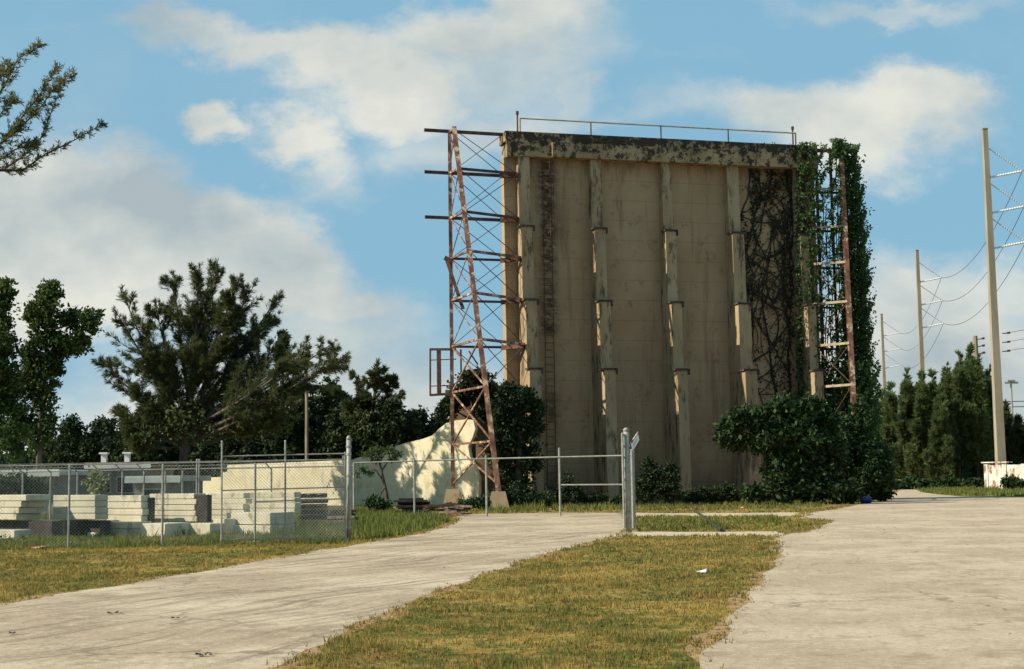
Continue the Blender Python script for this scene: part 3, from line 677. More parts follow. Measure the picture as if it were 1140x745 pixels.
# tall gate post
gp_ = thing('gate_post', 'thick silver gate post at the right end of the near fence', 'post', (f0.x, f0.y, 0), 'gate posts')
x = MB(); x.tube([Vector((f0.x, f0.y, 0)), Vector((f0.x, f0.y, 2.66))], .062, 10); x.tube([Vector((f0.x, f0.y, 2.66)), Vector((f0.x, f0.y, 2.72)), Vector((f0.x, f0.y, 2.76))], [.07, .055, .02], 10); x.build('post', m_galv, gp_, True)
x = MB()
for z in (.35, .9, 1.35, 1.7, 2.25, 2.45): x.tube([Vector((f0.x, f0.y, z)), Vector((f0.x, f0.y, z + .05))], .072, 10)
for z in (1.28, 2.2): x.box((f0.x - .11, f0.y - .02, z), (.12, .04, .08))
x.build('clamp', m_galv, gp_)
# left gate leaf folded back along the fence
gl = thing('gate', 'opened chain link gate leaf folded back along the near fence', 'gate', tuple(on_f(318)), 'driveway gates')
off = Vector((0, -.14, 0)); ga, gbp, gm = on_f(248) + off, on_f(385) + off, on_f(318.5) + off
for p, h in ((ga, 2.62), (gm, 2.62), (gbp, 2.3)): post(gl, p, h, .024, 'upright', .1)
x = MB()
for z, p in ((2.25, ga), (2.1, ga), (1.38, ga), (1.08, on_f(285) + off), (.12, ga)):
    x.tube([Vector((p.x, p.y, z)), Vector((gbp.x, gbp.y, z + .04))], .019, 6)
x.build('rail', m_galv, gl)
x = MB(); chain(x, ga + Vector((0, -.03, 0)), gbp + Vector((0, -.03, 0)), .12, 2.1); x.build('wire_mesh', m_wire, gl)
# right gate post and its leaf seen edge on
g1 = G(699.5, 592.5)
gr = thing('gate_post', 'thick silver gate post standing alone at the right of the driveway', 'post', (g1.x, g1.y, 0), 'gate posts')
x = MB(); x.tube([Vector((g1.x, g1.y, 0)), Vector((g1.x, g1.y, 2.9))], .085, 10); x.tube([Vector((g1.x, g1.y, 2.9)), Vector((g1.x, g1.y, 2.96)), Vector((g1.x, g1.y, 3.0))], [.095, .08, .02], 10); x.build('post', m_galv, gr, True)
x = MB()
for z in np.arange(.2, 2.9, .32): x.tube([Vector((g1.x, g1.y, z)), Vector((g1.x, g1.y, z + .05))], .098, 10)
x.build('clamp', m_galv, gr)
g2 = thing('gate', 'gate leaf swung wide open beside the right post and seen edge on', 'gate', (g1.x + .2, g1.y, 0), 'driveway gates')
ea = Vector((g1.x - .12, g1.y - .1, 0)); ea2 = Vector((g1.x + .17, g1.y + .25, 0)); eb = G(706, 586); eb = Vector((eb.x, g1.y + 2.6, 0)); eb.x = W(706, 560, 1).x * eb.y
post(g2, ea, 2.82, .035, 'upright', .12); post(g2, ea2, 2.35, .04, 'upright', .1); post(g2, eb, 2.35, .04, 'upright', .12)
x = MB()
for z in (.14, 1.2, 2.3): x.tube([Vector((ea2.x, ea2.y, z)), Vector((eb.x, eb.y, z))], .028, 6)
x.build('rail', m_galv, g2); x = MB(); chain(x, ea2, eb, .12, 2.3); x.build('wire_mesh', m_wire, g2)
# notice tied to the gate
a = W(702.5, 493, g1.y + .1); b = W(710, 481.5, g1.y + .55); c = W(711.8, 490, g1.y + .55); d = W(704.5, 502, g1.y + .1)
def plate(q, th, mt, nm, par=None):
    q = [Vector(k) for k in q]; n_ = (q[1] - q[0]).cross(q[3] - q[0]).normalized() * th
    x = MB(); x.add([tuple(k) for k in q] + [tuple(k + n_) for k in q], [(3, 2, 1, 0), (4, 5, 6, 7), (0, 1, 5, 4), (1, 2, 6, 5), (2, 3, 7, 6), (3, 0, 4, 7)]); return x.build(nm, mt, par)
sg = thing('notice_sign', 'small white notice board tilted on the right gate', 'sign', tuple(a))
plate([a, b, c, d], .02, m_white, 'board', sg)
up_ = (a - d).normalized() * .09
plate([a + up_ * .3, b + up_ * .3, b - up_ * .25, a - up_ * .25], -.03, m_rust, 'edge_strip', sg)
m_grey = two_tone('faded print', (.4, .38, .38), (.5, .47, .45), 5, .8, bump=0)
for k in (.45, .66):
    aa = a.lerp(d, k).lerp(b.lerp(c, k), .15); bb = a.lerp(d, k).lerp(b.lerp(c, k), .8)
    dn = (d - a).normalized() * .03; plate([aa, bb, bb + dn, aa + dn], -.004, m_grey, 'faded_line', sg)
# far fence at sixty metres: open frame across the drive, mesh behind the yard
YF = 60.5
def far_post_x(px): return W(px, 555, YF).x
of = thing('rail_fence', 'open pipe fence without mesh crossing the back of the driveway', 'fence', (far_post_x(541), YF, 0))
x = MB(); x.tube([Vector((far_post_x(394), YF, 2.32)), Vector((far_post_x(541), YF - .6, 2.41)), Vector((far_post_x(697), YF - 2.2, 2.44))], .035, 6); x.build('top_rail', m_galv, of)
x = MB(); yy = W(697, 540, YF - 2).z
x.tube([Vector((far_post_x(623), YF - 1.4, 1.28)), Vector((far_post_x(697), YF - 2.2, 1.26))], .035, 6); x.build('middle_rail', m_galv, of)
for px, h, dy in ((394, 2.3, 0), (462, 2.42, -.3), (542, 2.52, -.6), (622.3, 2.78, -1.4), (697, 2.5, -2.2)): post(of, Vector((far_post_x(px), YF + dy, 0)), h, .045)
ff = thing('chain_link_fence', 'far chain link fence with angled barbed wire arms behind the blocks', 'fence', (far_post_x(160), YF, 0))
for px in (-12, 25, 56, 86, 111, 136, 160, 184, 203, 219, 221.5, 302):
    p = Vector((far_post_x(px), YF, 0)); tall = px in (219, 221.5)
    po = post(ff, p, 2.55 if tall else 2.1, .04)
    if not tall: x = MB(); x.tube([Vector((p.x, p.y, 2.1)), Vector((p.x - .28, p.y - .3, 2.45))], .03, 5); x.build('barb_arm', m_galv, po)
x = MB(); x.tube([Vector((far_post_x(-40), YF, 2.12)), Vector((far_post_x(394), YF, 2.2))], .028, 6); x.build('top_rail', m_galv, ff)
x = MB(); chain(x, Vector((far_post_x(-40), YF + .05, 0)), Vector((far_post_x(394), YF + .05, 0)), .1, 2.1, .11, .0018); x.build('wire_mesh', m_wire, ff)
x = MB()
for k in (0, .5, 1): x.tube([Vector((far_post_x(-40) - .28 * k, YF - .3 * k, 2.12 + .33 * k)), Vector((far_post_x(394) - .28 * k, YF - .3 * k, 2.16 + .33 * k))], .007, 3)
x.build('barbed_wire', m_wire, ff)

# ------------------------------------------------------------------ precast slabs in the yard
ROT = R(-33)
ORD = ['topmost', 'second from the top', 'third from the top', 'fourth from the top', 'fifth from the top', 'sixth from the top']
def slab_mesh(size, bev=.012):
    x = MB(); x.box((0, 0, 0), size, bev=bev); return x
def stack(px0, px1, py_top, py_bot, nl, Y, depth, where, material=m_block, stag=0.0, rot=ROT, name='concrete_slab', base=None):
    """stack whose lit long face spans px0..px1"""
    u = Vector((math.cos(rot), math.sin(rot), 0)); v = Vector((-math.sin(rot), math.cos(rot), 0))
    a = W(px0, (py_top + py_bot) / 2, Y); k = W(px1, (py_top + py_bot) / 2, 1).x
    L = (k * a.y - a.x) / (u.x - k * u.y); c0 = a + u * L / 2 + v * depth / 2
    zt = W((px0 + px1) / 2, py_top, (a + u * L / 2).y).z; zb = 0.0 if base == 0 else max(0, W((px0 + px1) / 2, py_bot, (a + u * L / 2).y).z)
    h = (zt - zb) / nl; proto = None
    for i in range(nl):
        z = zt - h * (i + .5); sh = -stag * i + rng.uniform(-.07, .07)
        if proto is None:
            proto = slab_mesh((L, depth, h - .014)).build(name, material, None, loc=(0, 0, 0)); o = proto
        else: o = proto.copy(); COL.objects.link(o)
        o.location = (c0.x + u.x * sh, c0.y + u.y * sh, z); o.rotation_euler = (0, 0, rot + rng.uniform(-.012, .012))
        pos = 'only' if nl == 1 else ORD[i] if i < nl - 1 or nl < 3 else 'lowest'
        tag(o, ('pale concrete slab ' if nl == 1 else 'pale concrete slab, %s in the stack ' % pos) + where, 'concrete slab', 'precast concrete slabs stacked in the yard')
    return c0, zb
stack(-26, 27, 551, 579, 4, 43.5, .9, 'at the far left of the yard', stag=.10)
stack(-20, 16, 590, 603, 1, 42.5, .6, 'under the far left stack in the weeds', m_blockb)
stack(60, 106.5, 551, 578.5, 4, 43.5, .5, 'right of the leftmost fence post', m_blockb)
stack(120, 158.5, 551.5, 581, 4, 44.5, .36, 'just left of the narrow dark gap')
stack(167.5, 217.5, 549.5, 581, 5, 45, .50, 'between the two dark gaps')
stack(231, 272, 549, 580, 5, 45.5, .3, 'just right of the wide dark gap')
stack(277, 327, 548, 572, 4, 47.5, .3, 'behind the middle of the open gate')
stack(120, 145, 581, 597, 2, 43.6, .9, 'low down below the narrow dark gap')
# supports, low blocks, black blocks standing in for shade
def block(px0, px1, py0, py1, Y, depth, label, material=m_block, rot=ROT, name='concrete_block', cat='concrete block', group=None):
    u = Vector((math.cos(rot), math.sin(rot), 0)); v = Vector((-math.sin(rot), math.cos(rot), 0))
    a = W(px0, py0, Y); k = W(px1, py0, 1).x; L = (k * a.y - a.x) / (u.x - k * u.y); c = a + u * L / 2 + v * depth / 2
    zt = W((px0 + px1) / 2, py0, (a + u * L / 2).y).z; zb = max(-.02, W((px0 + px1) / 2, py1, (a + u * L / 2).y).z)
    x = slab_mesh((L, depth, zt - zb), .015); o = x.build(name, material, None, loc=(0, 0, 0)); o.location = (c.x, c.y, (zt + zb) / 2); o.rotation_euler = (0, 0, rot)
    return tag(o, label, cat, group)
block(34, 60, 579.5, 607, 43.8, .5, 'dark support block under the gap between the two left slab stacks', m_blockb)
block(-26, 58, 580, 606, 43.9, .4, 'black block standing in for the shade under the leftmost slab stack', m_wood_shade, name='slab_shade_block', cat='timber')  # added block, its near-black colour paints the deep shade beneath the slabs
block(61, 112, 579.5, 606, 43.9, .4, 'black block standing in for the shade under the second slab stack', m_wood_shade, name='slab_shade_block', cat='timber')  # same painted shade beneath the second stack
block(157.5, 167.5, 554, 582, 44.05, .2, 'black upright block standing in for shade in the narrow gap between slab stacks', m_wood_shade, name='gap_shade_block', cat='timber')  # added filler, the darkness of the open gap put into its colour
block(217.5, 231, 551, 581, 44.0, .2, 'black upright block standing in for shade in the wide gap between slab stacks', m_wood_shade, name='gap_shade_block', cat='timber')  # added filler for the wide gap, shade painted as black
block(97, 107, 593, 607, 43.0, .5, 'small pale block in the weeds under the second slab stack', m_block)
block(88, 96, 579.5, 606, 44.4, .9, 'upright support under the second slab stack from the left', m_blockb)
block(108, 119, 579.5, 607, 44.0, .5, 'upright block at the right foot of the second slab stack', m_blockb)
block(157, 184, 583, 598, 43.0, 1.0, 'ribbed low concrete block right of the narrow dark gap', m_block)
block(205, 234, 583, 598, 43.4, .8, 'low pale block beneath the wide dark gap', m_block)
block(237, 250, 578, 597, 43.6, .5, 'narrow pale block at the left edge of the open gate', m_block)
block(252, 301, 571, 584, 44.0, 1.1, 'long pale slab lying behind the left half of the gate', m_block)
block(256, 301, 585, 598, 43.8, 1.1, 'pale block at ground level behind the left half of the gate', m_block)
block(302, 318, 580, 597, 44.0, .9, 'dark shaded block step in the tall grass behind the gate', m_blockb, rot=R(35))
block(0, 30, 601, 609, 41.5, .5, 'thin pale slab end lying in the weeds at far left', m_blockb)
# dark pallet stack, low timber and pipes
def pallet(px, Y, py, label, w=1.0):
    c = W(px, py, Y); r_ = thing('pallet', label, 'pallet', (c.x, c.y, c.z), 'dark pallets piled behind the open gate')
    x = MB()
    for k in range(6): x.box((c.x, c.y - .5 + k * .2, c.z + .14), (w, .13, .025), ang=0)
    x.build('deck', m_wood_shade, r_); x = MB()
    for k in (-.45, 0, .45): x.box((c.x + k * w, c.y, c.z + .065), (.09, 1.1, .12))
    x.box((c.x, c.y - .1, c.z + .06), (w * .94, .7, .1)); x.build('bearer', m_wood_shade, r_)
for i, py in enumerate((554.5, 560.5, 566.5, 572.5, 578.5)): pallet(349.5 + (.5 if i % 2 else -.5), 48.5, py, 'dark wooden pallet, %s in the pile behind the gate' % (ORD[i] if i < 4 else 'lowest'), .78)
def board_pile(px0, px1, py, Y, n, label, h, name='timber_pile', cat='timber', jit=.05):
    a, b = W(px0, py, Y), W(px1, py, Y); r_ = thing(name, label, cat, ((a.x + b.x) / 2, Y, 0))
    for i in range(n):
        x = MB(); sh = rng.uniform(-jit, jit) * (b.x - a.x); y = Y + rng.uniform(-.6, .6); z = .06 + h * (i / n)
        L = (b.x - a.x) * rng.uniform(.6, 1); cx = (a.x + b.x) / 2 + sh
        x.box((cx, y, z), (L, .22, .09), ang=rng.uniform(-.12, .12)); x.build('board', m_wood_shade if rng.uniform() < .75 else m_woodpale, r_)
board_pile(361, 400, 562, 52, 7, 'low dark timbers lying right of the pallets behind the gate post', .5)
board_pile(440, 478, 566, 62, 10, 'dark stacked timbers at the foot of the cream wall', .75, jit=.08)
dp = thing('debris_pile', 'heap of rusty bars and splintered pale boards below the steel tower', 'debris', tuple(G(498, 575)))
for i in range(22):
    x = MB(); c = G(rng.uniform(476, 520), 574.5); c.y += rng.uniform(-.8, .8); a_ = rng.uniform(-.35, .35); L = rng.uniform(.4, 1.7); z = rng.uniform(.05, .5)
    x.box((c.x, c.y, z), (L, rng.uniform(.08, .2), rng.uniform(.04, .09)), (tuple(Vector((math.cos(a_), math.sin(a_) * .8, rng.uniform(-.18, .18))).normalized()), (0, 1, 0), (0, 0, 1)))
    x.build('board' if i % 3 else 'rusty_bar', m_woodpale if i % 3 == 1 else m_wood_shade if i % 3 == 2 else m_rust, dp)
x = MB(); x.tube([W(476, 563, 66), W(512, 563, 66)], .06, 6); x.build('rusty_bar', m_rustdark, dp)

# ------------------------------------------------------------------ buildings beyond the yard
m_bw = two_tone('grey stucco', (.20, .19, .16), (.28, .27, .23), 1, .95); m_roof = two_tone('brown roofing', (.13, .09, .065), (.20, .15, .11), 1, .95)
m_fas = two_tone('pale fascia', (.45, .46, .42), (.56, .57, .52), 1, .8); m_glass = two_tone('dark glazing', (.02, .02, .02), (.035, .035, .035), 1, .25, bump=0)
def low_building(px0, px1, py_top, Y, label, wins, vents=(), mw=m_bw, mr=m_roof, dep=7):
    a, b = W(px0, py_top, Y), W(px1, py_top, Y); cx = (a.x + b.x) / 2; w = b.x - a.x; h = a.z
    r_ = thing('low_building', label, 'building', (cx, Y + dep / 2, 0))
    x = MB(); x.box((cx, Y + dep / 2, (h - .35) / 2), (w, dep, h - .35)); x.build('wall', mw, r_)
    x = MB(); x.box((cx, Y + dep / 2, h - .2), (w + .8, dep + .8, .3)); rf = x.build('roof', mr, r_)
    x = MB(); x.box((cx, Y - .42, h - .28), (w + .84, .05, .28)); x.build('fascia', m_fas, rf)
    for p in vents:
        c = W(p, 512, Y + 1); x = MB(); x.box((c.x, Y + 1, h + .2), (.3, .3, .55)); x.box((c.x, Y + 1, h + .5), (.5, .5, .1)); x.build('vent', m_white, rf)
    for (wa, wb, z0, z1) in wins:
        p0, p1 = W(wa, 530, Y).x, W(wb, 530, Y).x; x = MB(); x.box(((p0 + p1) / 2, Y - .03, (z0 + z1) / 2), (p1 - p0, .06, z1 - z0)); wi = x.build('window', m_fas, r_)
        x = MB(); x.box(((p0 + p1) / 2, Y - .065, (z0 + z1) / 2), (p1 - p0 - .14, .03, z1 - z0 - .14)); x.build('pane', m_glass, wi)
low_building(-60, 60, 523, 74, 'long low grey building with flat pale roof at the far left', [(-30, -12, 1.0, 1.8), (0, 9, .9, 1.8), (30, 48, .4, 1.8)], mr=m_fas)
low_building(66, 98, 524, 80, 'small grey shed between the two longer low buildings', [(72, 88, .5, 1.7)])
low_building(104, 162, 514, 84, 'low brown roofed building with two white roof vents', [(110, 124, 1.0, 2.1), (130, 150, 1.0, 2.0)], vents=(116, 142))
low_building(150, 194, 529, 76, 'narrow low shed with pale roof edge left of the cream wall', [(158, 180, .4, 1.3)], mr=m_fas)

# ------------------------------------------------------------------ transmission line
def trans_pole(px, pyb, Y, py_top, label, arms, brx, arm_len, r0_, dist_ins=False):
    b = W(px, pyb, Y); t = W(px, py_top, Y); b.z = 0
    r_ = thing('power_pole', label, 'power pole', (b.x, b.y, 0), 'tall concrete power poles beside the road')
    x = MB(); x.tube([Vector((b.x, Y, 0)), Vector((b.x, Y, t.z))], [r0_, r0_ * .55], 4, rot=.5); x.box((b.x, Y, t.z + .05), (r0_ * .9, r0_ * .9, .1)); x.build('shaft', m_pole, r_)
    tips = []
    for pa in arms:
        z = W(px, pa, Y).z; rr = r0_ * .55 + (r0_ * .45) * (1 - z / t.z)
        A_ = Vector((b.x + rr * .6, Y, z)); T_ = Vector((b.x + arm_len, Y, z + .55)); U_ = Vector((b.x + rr * .5, Y, z + arm_len * .86))
        x = MB(); x.tube([A_, T_], .09, 6)
        for k in np.linspace(.12, .95, 12): p = A_.lerp(T_, k); x.tube([p, p + (T_ - A_).normalized() * .05], .13, 6)
        ar = x.build('insulator_arm', m_whitepost, r_)
        x = MB(); x.box(tuple(A_), (.2, .25, .4)); x.build('bracket', m_rustdark, ar)
        x = MB(); x.tube([U_, T_], .06, 6); 
        for k in np.linspace(.25, .95, 12): p = U_.lerp(T_, k); x.tube([p, p + (T_ - U_).normalized() * .05], .10, 6)
        x.build('suspension_insulator', m_whitepost, r_)
        tips.append(T_)
    return r_, tips
P1_, T1 = trans_pole(1115.5, 545, 130, 144, 'nearest and tallest concrete power pole behind the white wall', (197.5, 237, 276.5), 0, 3.3, .56)
P2_, T2 = trans_pole(1032, 540, 194, 279, 'second concrete power pole, rising from the middle of the pine row', (314, 339.5, 365), 0, 3.2, .52)
P3_, T3 = trans_pole(989, 540, 270, 350, 'farthest concrete power pole at the left end of the pine row', (374, 391.5, 410), 0, 3.3, .52)
P0 = [t + (t - T2[i]) * 1.0 for i, t in enumerate(T1)]
def wire(a, b, sag, r=.03, n=18):
    x = MB(); pts_ = []
    for t in np.linspace(0, 1, n): p = a.lerp(b, t); p.z -= sag * 4 * t * (1 - t); pts_.append(p)
    x.tube(pts_, r, 4, cap=False); return x
nth = ('top', 'middle', 'bottom')
for i in range(3):
    for (a, b, s_, lb) in ((T2[i], T1[i], 2.6, 'between the second and the nearest tall pole'), (T3[i], T2[i], 2.6, 'between the farthest and the second tall pole'), (T1[i], P0[i], 2.6, 'leaving the nearest tall pole to the right')):
        tag(wire(a, b, s_).build('power_line', m_black), '%s conductor %s' % (nth[i], lb), 'power line', 'conductors of the tall poles')
# small distribution poles
b = W(1093, 540, 150); t = W(1093, 374, 150)
dpole = thing('utility_pole', 'slim round concrete utility pole just left of the nearest tall pole', 'utility pole', (b.x, 150, 0))
x = MB(); x.tube([Vector((b.x, 150, 0)), Vector((b.x, 150, t.z))], [.42, .28], 8); x.build('shaft', m_pole, dpole)
for py in (378, 386, 394):
    z = W(1093, py, 150).z; x = MB(); x.tube([Vector((b.x + .2, 150, z)), Vector((b.x + .95, 150, z + .1))], .05, 5); x.tube([Vector((b.x + .75, 150, z + .1)), Vector((b.x + 1.0, 150, z + .14))], .13, 6); x.build('insulator', m_rustdark, dpole)
for py in (371.5, 381.5, 391.5):
    z = W(1112, py, 129.5).z; q0 = W(1117, py, 129.5)
    x = MB(); x.tube([Vector((q0.x - .1, 129.5, z)), Vector((q0.x + .6, 129.5, z + .05))], .05, 5); x.tube([Vector((q0.x + .35, 129.5, z + .05)), Vector((q0.x + .62, 129.5, z + .08))], .11, 6); x.build('pin_insulator', m_rustdark, P1_)
    lab = {371.5: 'upper', 381.5: 'middle', 391.5: 'lower'}[py]
    tag(wire(Vector((q0.x + .6, 129.5, z + .1)), Vector((q0.x + 14, 95, z + 3.0)), .6, .02).build('power_line', m_black), '%s thin service wire right of the nearest tall pole' % lab, 'power line', 'service wires')
b = W(1131, 540, 210); t = W(1130, 424, 210)
tp = thing('utility_pole', 'distant utility pole with a crossarm at the right edge', 'utility pole', (b.x, 210, 0))
x = MB(); x.tube([Vector((b.x, 210, 0)), Vector((b.x, 210, t.z))], [.2, .14], 6); x.build('shaft', m_galv, tp)
x = MB(); x.box((b.x, 209.8, t.z - .3), (2.0, .15, .3)); x.box((b.x, 209.8, t.z), (1.1, .3, .25)); x.build('crossarm', m_galv, tp)
for py, nm in ((438.5, 'upper'), (444.5, 'lower')):
    z = W(1131, py, 209).z; tag(wire(Vector((b.x - 4.5, 211, z - 1)), Vector((b.x + 22, 205, z + .2)), .5, .06).build('power_line', m_black), '%s dark cable passing the distant crossarm pole' % nm, 'power line', 'cables at the right edge')

# ------------------------------------------------------------------ white wall on the right
m_ww = two_tone('dirty white render', (.55, .50, .42), (.70, .66, .57), .9, .95, (1, 1, .5), spots=((.24, .12, .07), 2.6, .50, .60, (1, 1, .35)))
ww = thing('boundary_wall', 'rust-stained white boundary wall by the nearest tall pole', 'wall', tuple(W(1130, 541, 125)))
a = W(1099, 541, 127); b = W(1230, 540, 118); zt = W(1110, 517.5, 126).z
x = MB(); d = Vector((b.x - a.x, b.y - a.y, 0)); an = math.atan2(d.y, d.x)
x.box(((a.x + b.x) / 2, (a.y + b.y) / 2, zt / 2 - .02), (d.length, .3, zt), ang=an); x.build('wall', m_ww, ww)
x = MB(); nseg = 6
for k in range(nseg): p = a.lerp(b, (k + .03) / nseg); x.box((p.x, p.y - .03, zt / 2), (.38, .42, zt + .1), ang=an)
x.build('pier', m_ww, ww)
x = MB(); x.box((a.x + .9, a.y - .1, zt + .22), (3.0, .5, .10), ang=an - .06); x.build('loose_coping', m_ww, ww)

# ------------------------------------------------------------------ trees
def bushy_plume(mb, stem, p0, p1, width, bow, r, needle, nw, sub, ntw, nn):
    plume(mb, stem, p0, p1, width * .62, bow, r, needle, nw, ntw, nn, start=.10)
    path = bez(p0, p1, bow, 9); L = (Vector(p1) - Vector(p0)).length
    for k in range(sub):
        t = rng.uniform(.25, .93); i = int(t * 8); a = path[i].lerp(path[i + 1], t * 8 - i); T = (path[i + 1] - path[i]).normalized()
        u_ = Vector(unit(1)[0]); d = (T + u_ * .8 + Vector((0, 0, .12))).normalized(); ln = L * rng.uniform(.20, .42) * (1.25 - t)
        plume(mb, stem, a, a + d * ln, width * rng.uniform(.28, .5), (0, 0, -ln * .12), r * .35, needle, nw, int(ntw * .5), int(nn * .8), start=.05)
def wl(px, py, Y, rx, ry, dy=0, ryd=None):
    k = Y / FPX; c = W(px, py, Y + dy); return (tuple(c), (rx * k, (ryd if ryd else rx * .8) * k, ry * k))
def tree(name, label, cat, Y, trunk, lobes, plumes=(), leafm=m_leaf, leaf=.2, dens=1., rt_=.18, group=None, clump=.34, barkm=m_bark, nscale=1., ntw=30, nn=22, sub=0, nwf=1.):
    """trunk: list of px points from base to top; lobes (px,py,rx,ry[,dy]); plumes (px0,py0,px1,py1,width_px,dy,bowz)"""
    base = W(trunk[0][0], 560, Y); base.z = 0
    r_ = thing(name, label, cat, tuple(base), group); st = MB(); tk = MB(); lf_ = MB()
    tp_ = [Vector((base.x, Y, -.1))] + [W(px, py, Y) for px, py in trunk[1:]]
    n_ = len(tp_); tk.tube(tp_, [rt_ * (1 - .6 * i / (n_ - 1)) for i in range(n_)], 8)
    if lobes:
        L = [wl(l[0], l[1], Y, l[2], l[3], l[4] if len(l) > 4 else rng.uniform(-.6, .6) * l[2] * Y / FPX) for l in lobes]
        for l in L:
            tt = min(tp_[1:], key=lambda p: abs(p.z - (l[0][2] - l[1][2]))) if n_ > 2 else tp_[-1]
            lobe_crown(lf_, tk, [l], tt, leaf, dens, clump, rt_ * .45)
    for pm in plumes:
        (x0, y0, x1, y1, wpx) = pm[:5]; dy = pm[5] if len(pm) > 5 else rng.uniform(-1.5, 1.5); bow = pm[6] if len(pm) > 6 else .4
        p0 = W(x0, y0, Y); p1 = W(x1, y1, Y + dy); k = Y / FPX
        if sub: bushy_plume(lf_, tk, p0, p1, wpx * k, (rng.uniform(-.3, .3), 0, -bow), rt_ * .4, .34 * nscale, .05 * nscale * nwf, sub, ntw, nn); continue
        plume(lf_, tk, p0, p1, wpx * k, (rng.uniform(-.3, .3), 0, -bow), rt_ * .4, .34 * nscale, .05 * nscale, ntw, nn)
    tk.build('trunk', barkm, r_, True)
    if lf_.v: lf_.build('crown', leafm, r_)
    return r_
# left broadleaf trees
tree('broadleaf_tree', 'leafy tall tree cut by the left edge of the photo', 'tree', 76, [(-5, 560), (-4, 470), (0, 400)], [(-6, 345, 20, 34), (6, 330, 9, 18), (-2, 390, 24, 40), (8, 440, 20, 40), (-15, 420, 22, 60), (10, 490, 22, 30)], leafm=m_leaf, leaf=.24, dens=1.1, group='tall trees at the left')
tree('broadleaf_tree', 'tall leafy tree with a lobe reaching right, second from the left edge', 'tree', 78, [(42, 560), (44, 480), (50, 420), (52, 370)],
     [(56, 325, 13, 18), (48, 350, 18, 26), (38, 345, 10, 16), (78, 355, 12, 15), (98, 358, 16, 15), (86, 382, 16, 14), (66, 385, 16, 22), (40, 390, 16, 30), (30, 420, 14, 26), (50, 430, 15, 30), (22, 470, 18, 30), (45, 480, 18, 30), (62, 410, 8, 12)], leaf=.24, dens=.95, group='tall trees at the left')
# big casuarina
pl = [(205, 480, 134, 320, 24), (205, 470, 128, 345, 18), (200, 480, 112, 398, 20, 1, .8), (205, 460, 155, 350, 24), (210, 440, 193, 302, 26), (205, 470, 172, 335, 24), (212, 430, 222, 292, 24), (214, 430, 243, 287, 22), (212, 430, 232, 310, 26), (218, 430, 268, 306, 20), (220, 430, 286, 312, 20), (222, 440, 272, 335, 26),
      (224, 450, 312, 326, 20), (224, 450, 300, 352, 24), (224, 470, 318, 372, 24, -1), (226, 470, 345, 385, 26, -5, .5), (226, 470, 376, 378, 20, -3, .6), (228, 480, 386, 394, 20, -5, .6), (226, 480, 352, 408, 28, -4, .5), (220, 490, 330, 430, 34, -4), (226, 480, 372, 404, 20, -6, .5), (225, 470, 330, 402, 24, -6, .5), (215, 460, 215, 345, 26), (218, 460, 255, 350, 28), (210, 460, 170, 380, 28), (220, 470, 285, 370, 28), (200, 490, 150, 430, 34), (198, 495, 125, 455, 30), (215, 470, 250, 380, 38), (205, 470, 185, 385, 38), (212, 480, 215, 380, 40), (222, 490, 290, 400, 40), (190, 500, 140, 480, 34), (230, 495, 300, 450, 40), (210, 495, 180, 440, 40), (215, 495, 240, 430, 40)]
tree('casuarina_tree', 'big wide feathery pine with many raised plumes behind the yard', 'tree', 87, [(202, 560), (206, 480), (214, 420), (226, 330)], [(215, 465, 40, 28), (262, 462, 36, 26), (176, 472, 26, 22), (300, 470, 22, 18)], pl, m_pine, .26, .8, .32, clump=.42, ntw=44, nn=20, nscale=.9, sub=13, nwf=.72)
tree('casuarina_tree', 'spiky feathery pine between the big pine and the cream wall', 'tree', 98, [(412, 560), (414, 470), (418, 430)], [(412, 470, 30, 26)], [(412, 480, 374, 432, 14), (414, 470, 395, 415, 12), (416, 460, 420, 402, 14), (416, 465, 438, 420, 14), (416, 470, 446, 436, 14), (414, 470, 404, 425, 16), (416, 480, 436, 450, 20), (410, 480, 385, 450, 20)], m_pine, .26, 1, .2, ntw=44, nn=22, sub=6)
tree('norfolk_pine', 'small dark conical pine tip beyond the big pine, above its right side', 'tree', 128, [(315, 560), (315, 400), (315, 366)], [(315, 374, 4, 6), (314, 386, 7, 7), (315, 400, 9, 8)], leafm=m_leafdark, leaf=.3, dens=.8, rt_=.15)
row = [(80, 492, 26, 30, 96), (118, 495, 30, 32, 98), (150, 490, 30, 34, 94), (330, 470, 32, 44, 90), (365, 462, 28, 44, 91), (385, 480, 26, 40, 88), (440, 475, 26, 30, 93), (465, 480, 24, 26, 95), (492, 484, 22, 22, 96), (270, 490, 36, 38, 93), (235, 500, 34, 30, 95), (190, 500, 34, 30, 97)]
wh = ['at the far left gap under the sky', 'left of the big pine, behind the roof vents', 'under the left plumes of the big pine', 'under the right plumes of the big pine', 'around the slender pole-like palm', 'just left of the spiky pine', 'right of the spiky pine', 'above the middle of the cream wall', 'just left of the lattice tower', 'behind the trunk of the big pine on its right', 'behind the big pine trunk', 'behind the big pine on its left']
for i, (px, py, rx, ry, Y) in enumerate(row):
    Y += 14 if px < 400 else 4
    tree('round_tree', 'dark rounded tree ' + wh[i], 'tree', Y, [(px, 560), (px, py + 10)], [(px, py, rx * .8, ry * .8), (px - rx * .6, py + ry * .4, rx * .6, ry * .6), (px + rx * .6, py + ry * .35, rx * .6, ry * .6), (px, py + ry * .9, rx * .9, ry * .7), (px + rng.uniform(-.3, .3) * rx, py - ry * .5, rx * .45, ry * .45)], leafm=m_leafdark, leaf=.3, dens=1.0, rt_=.2, group='dark trees behind the yard')
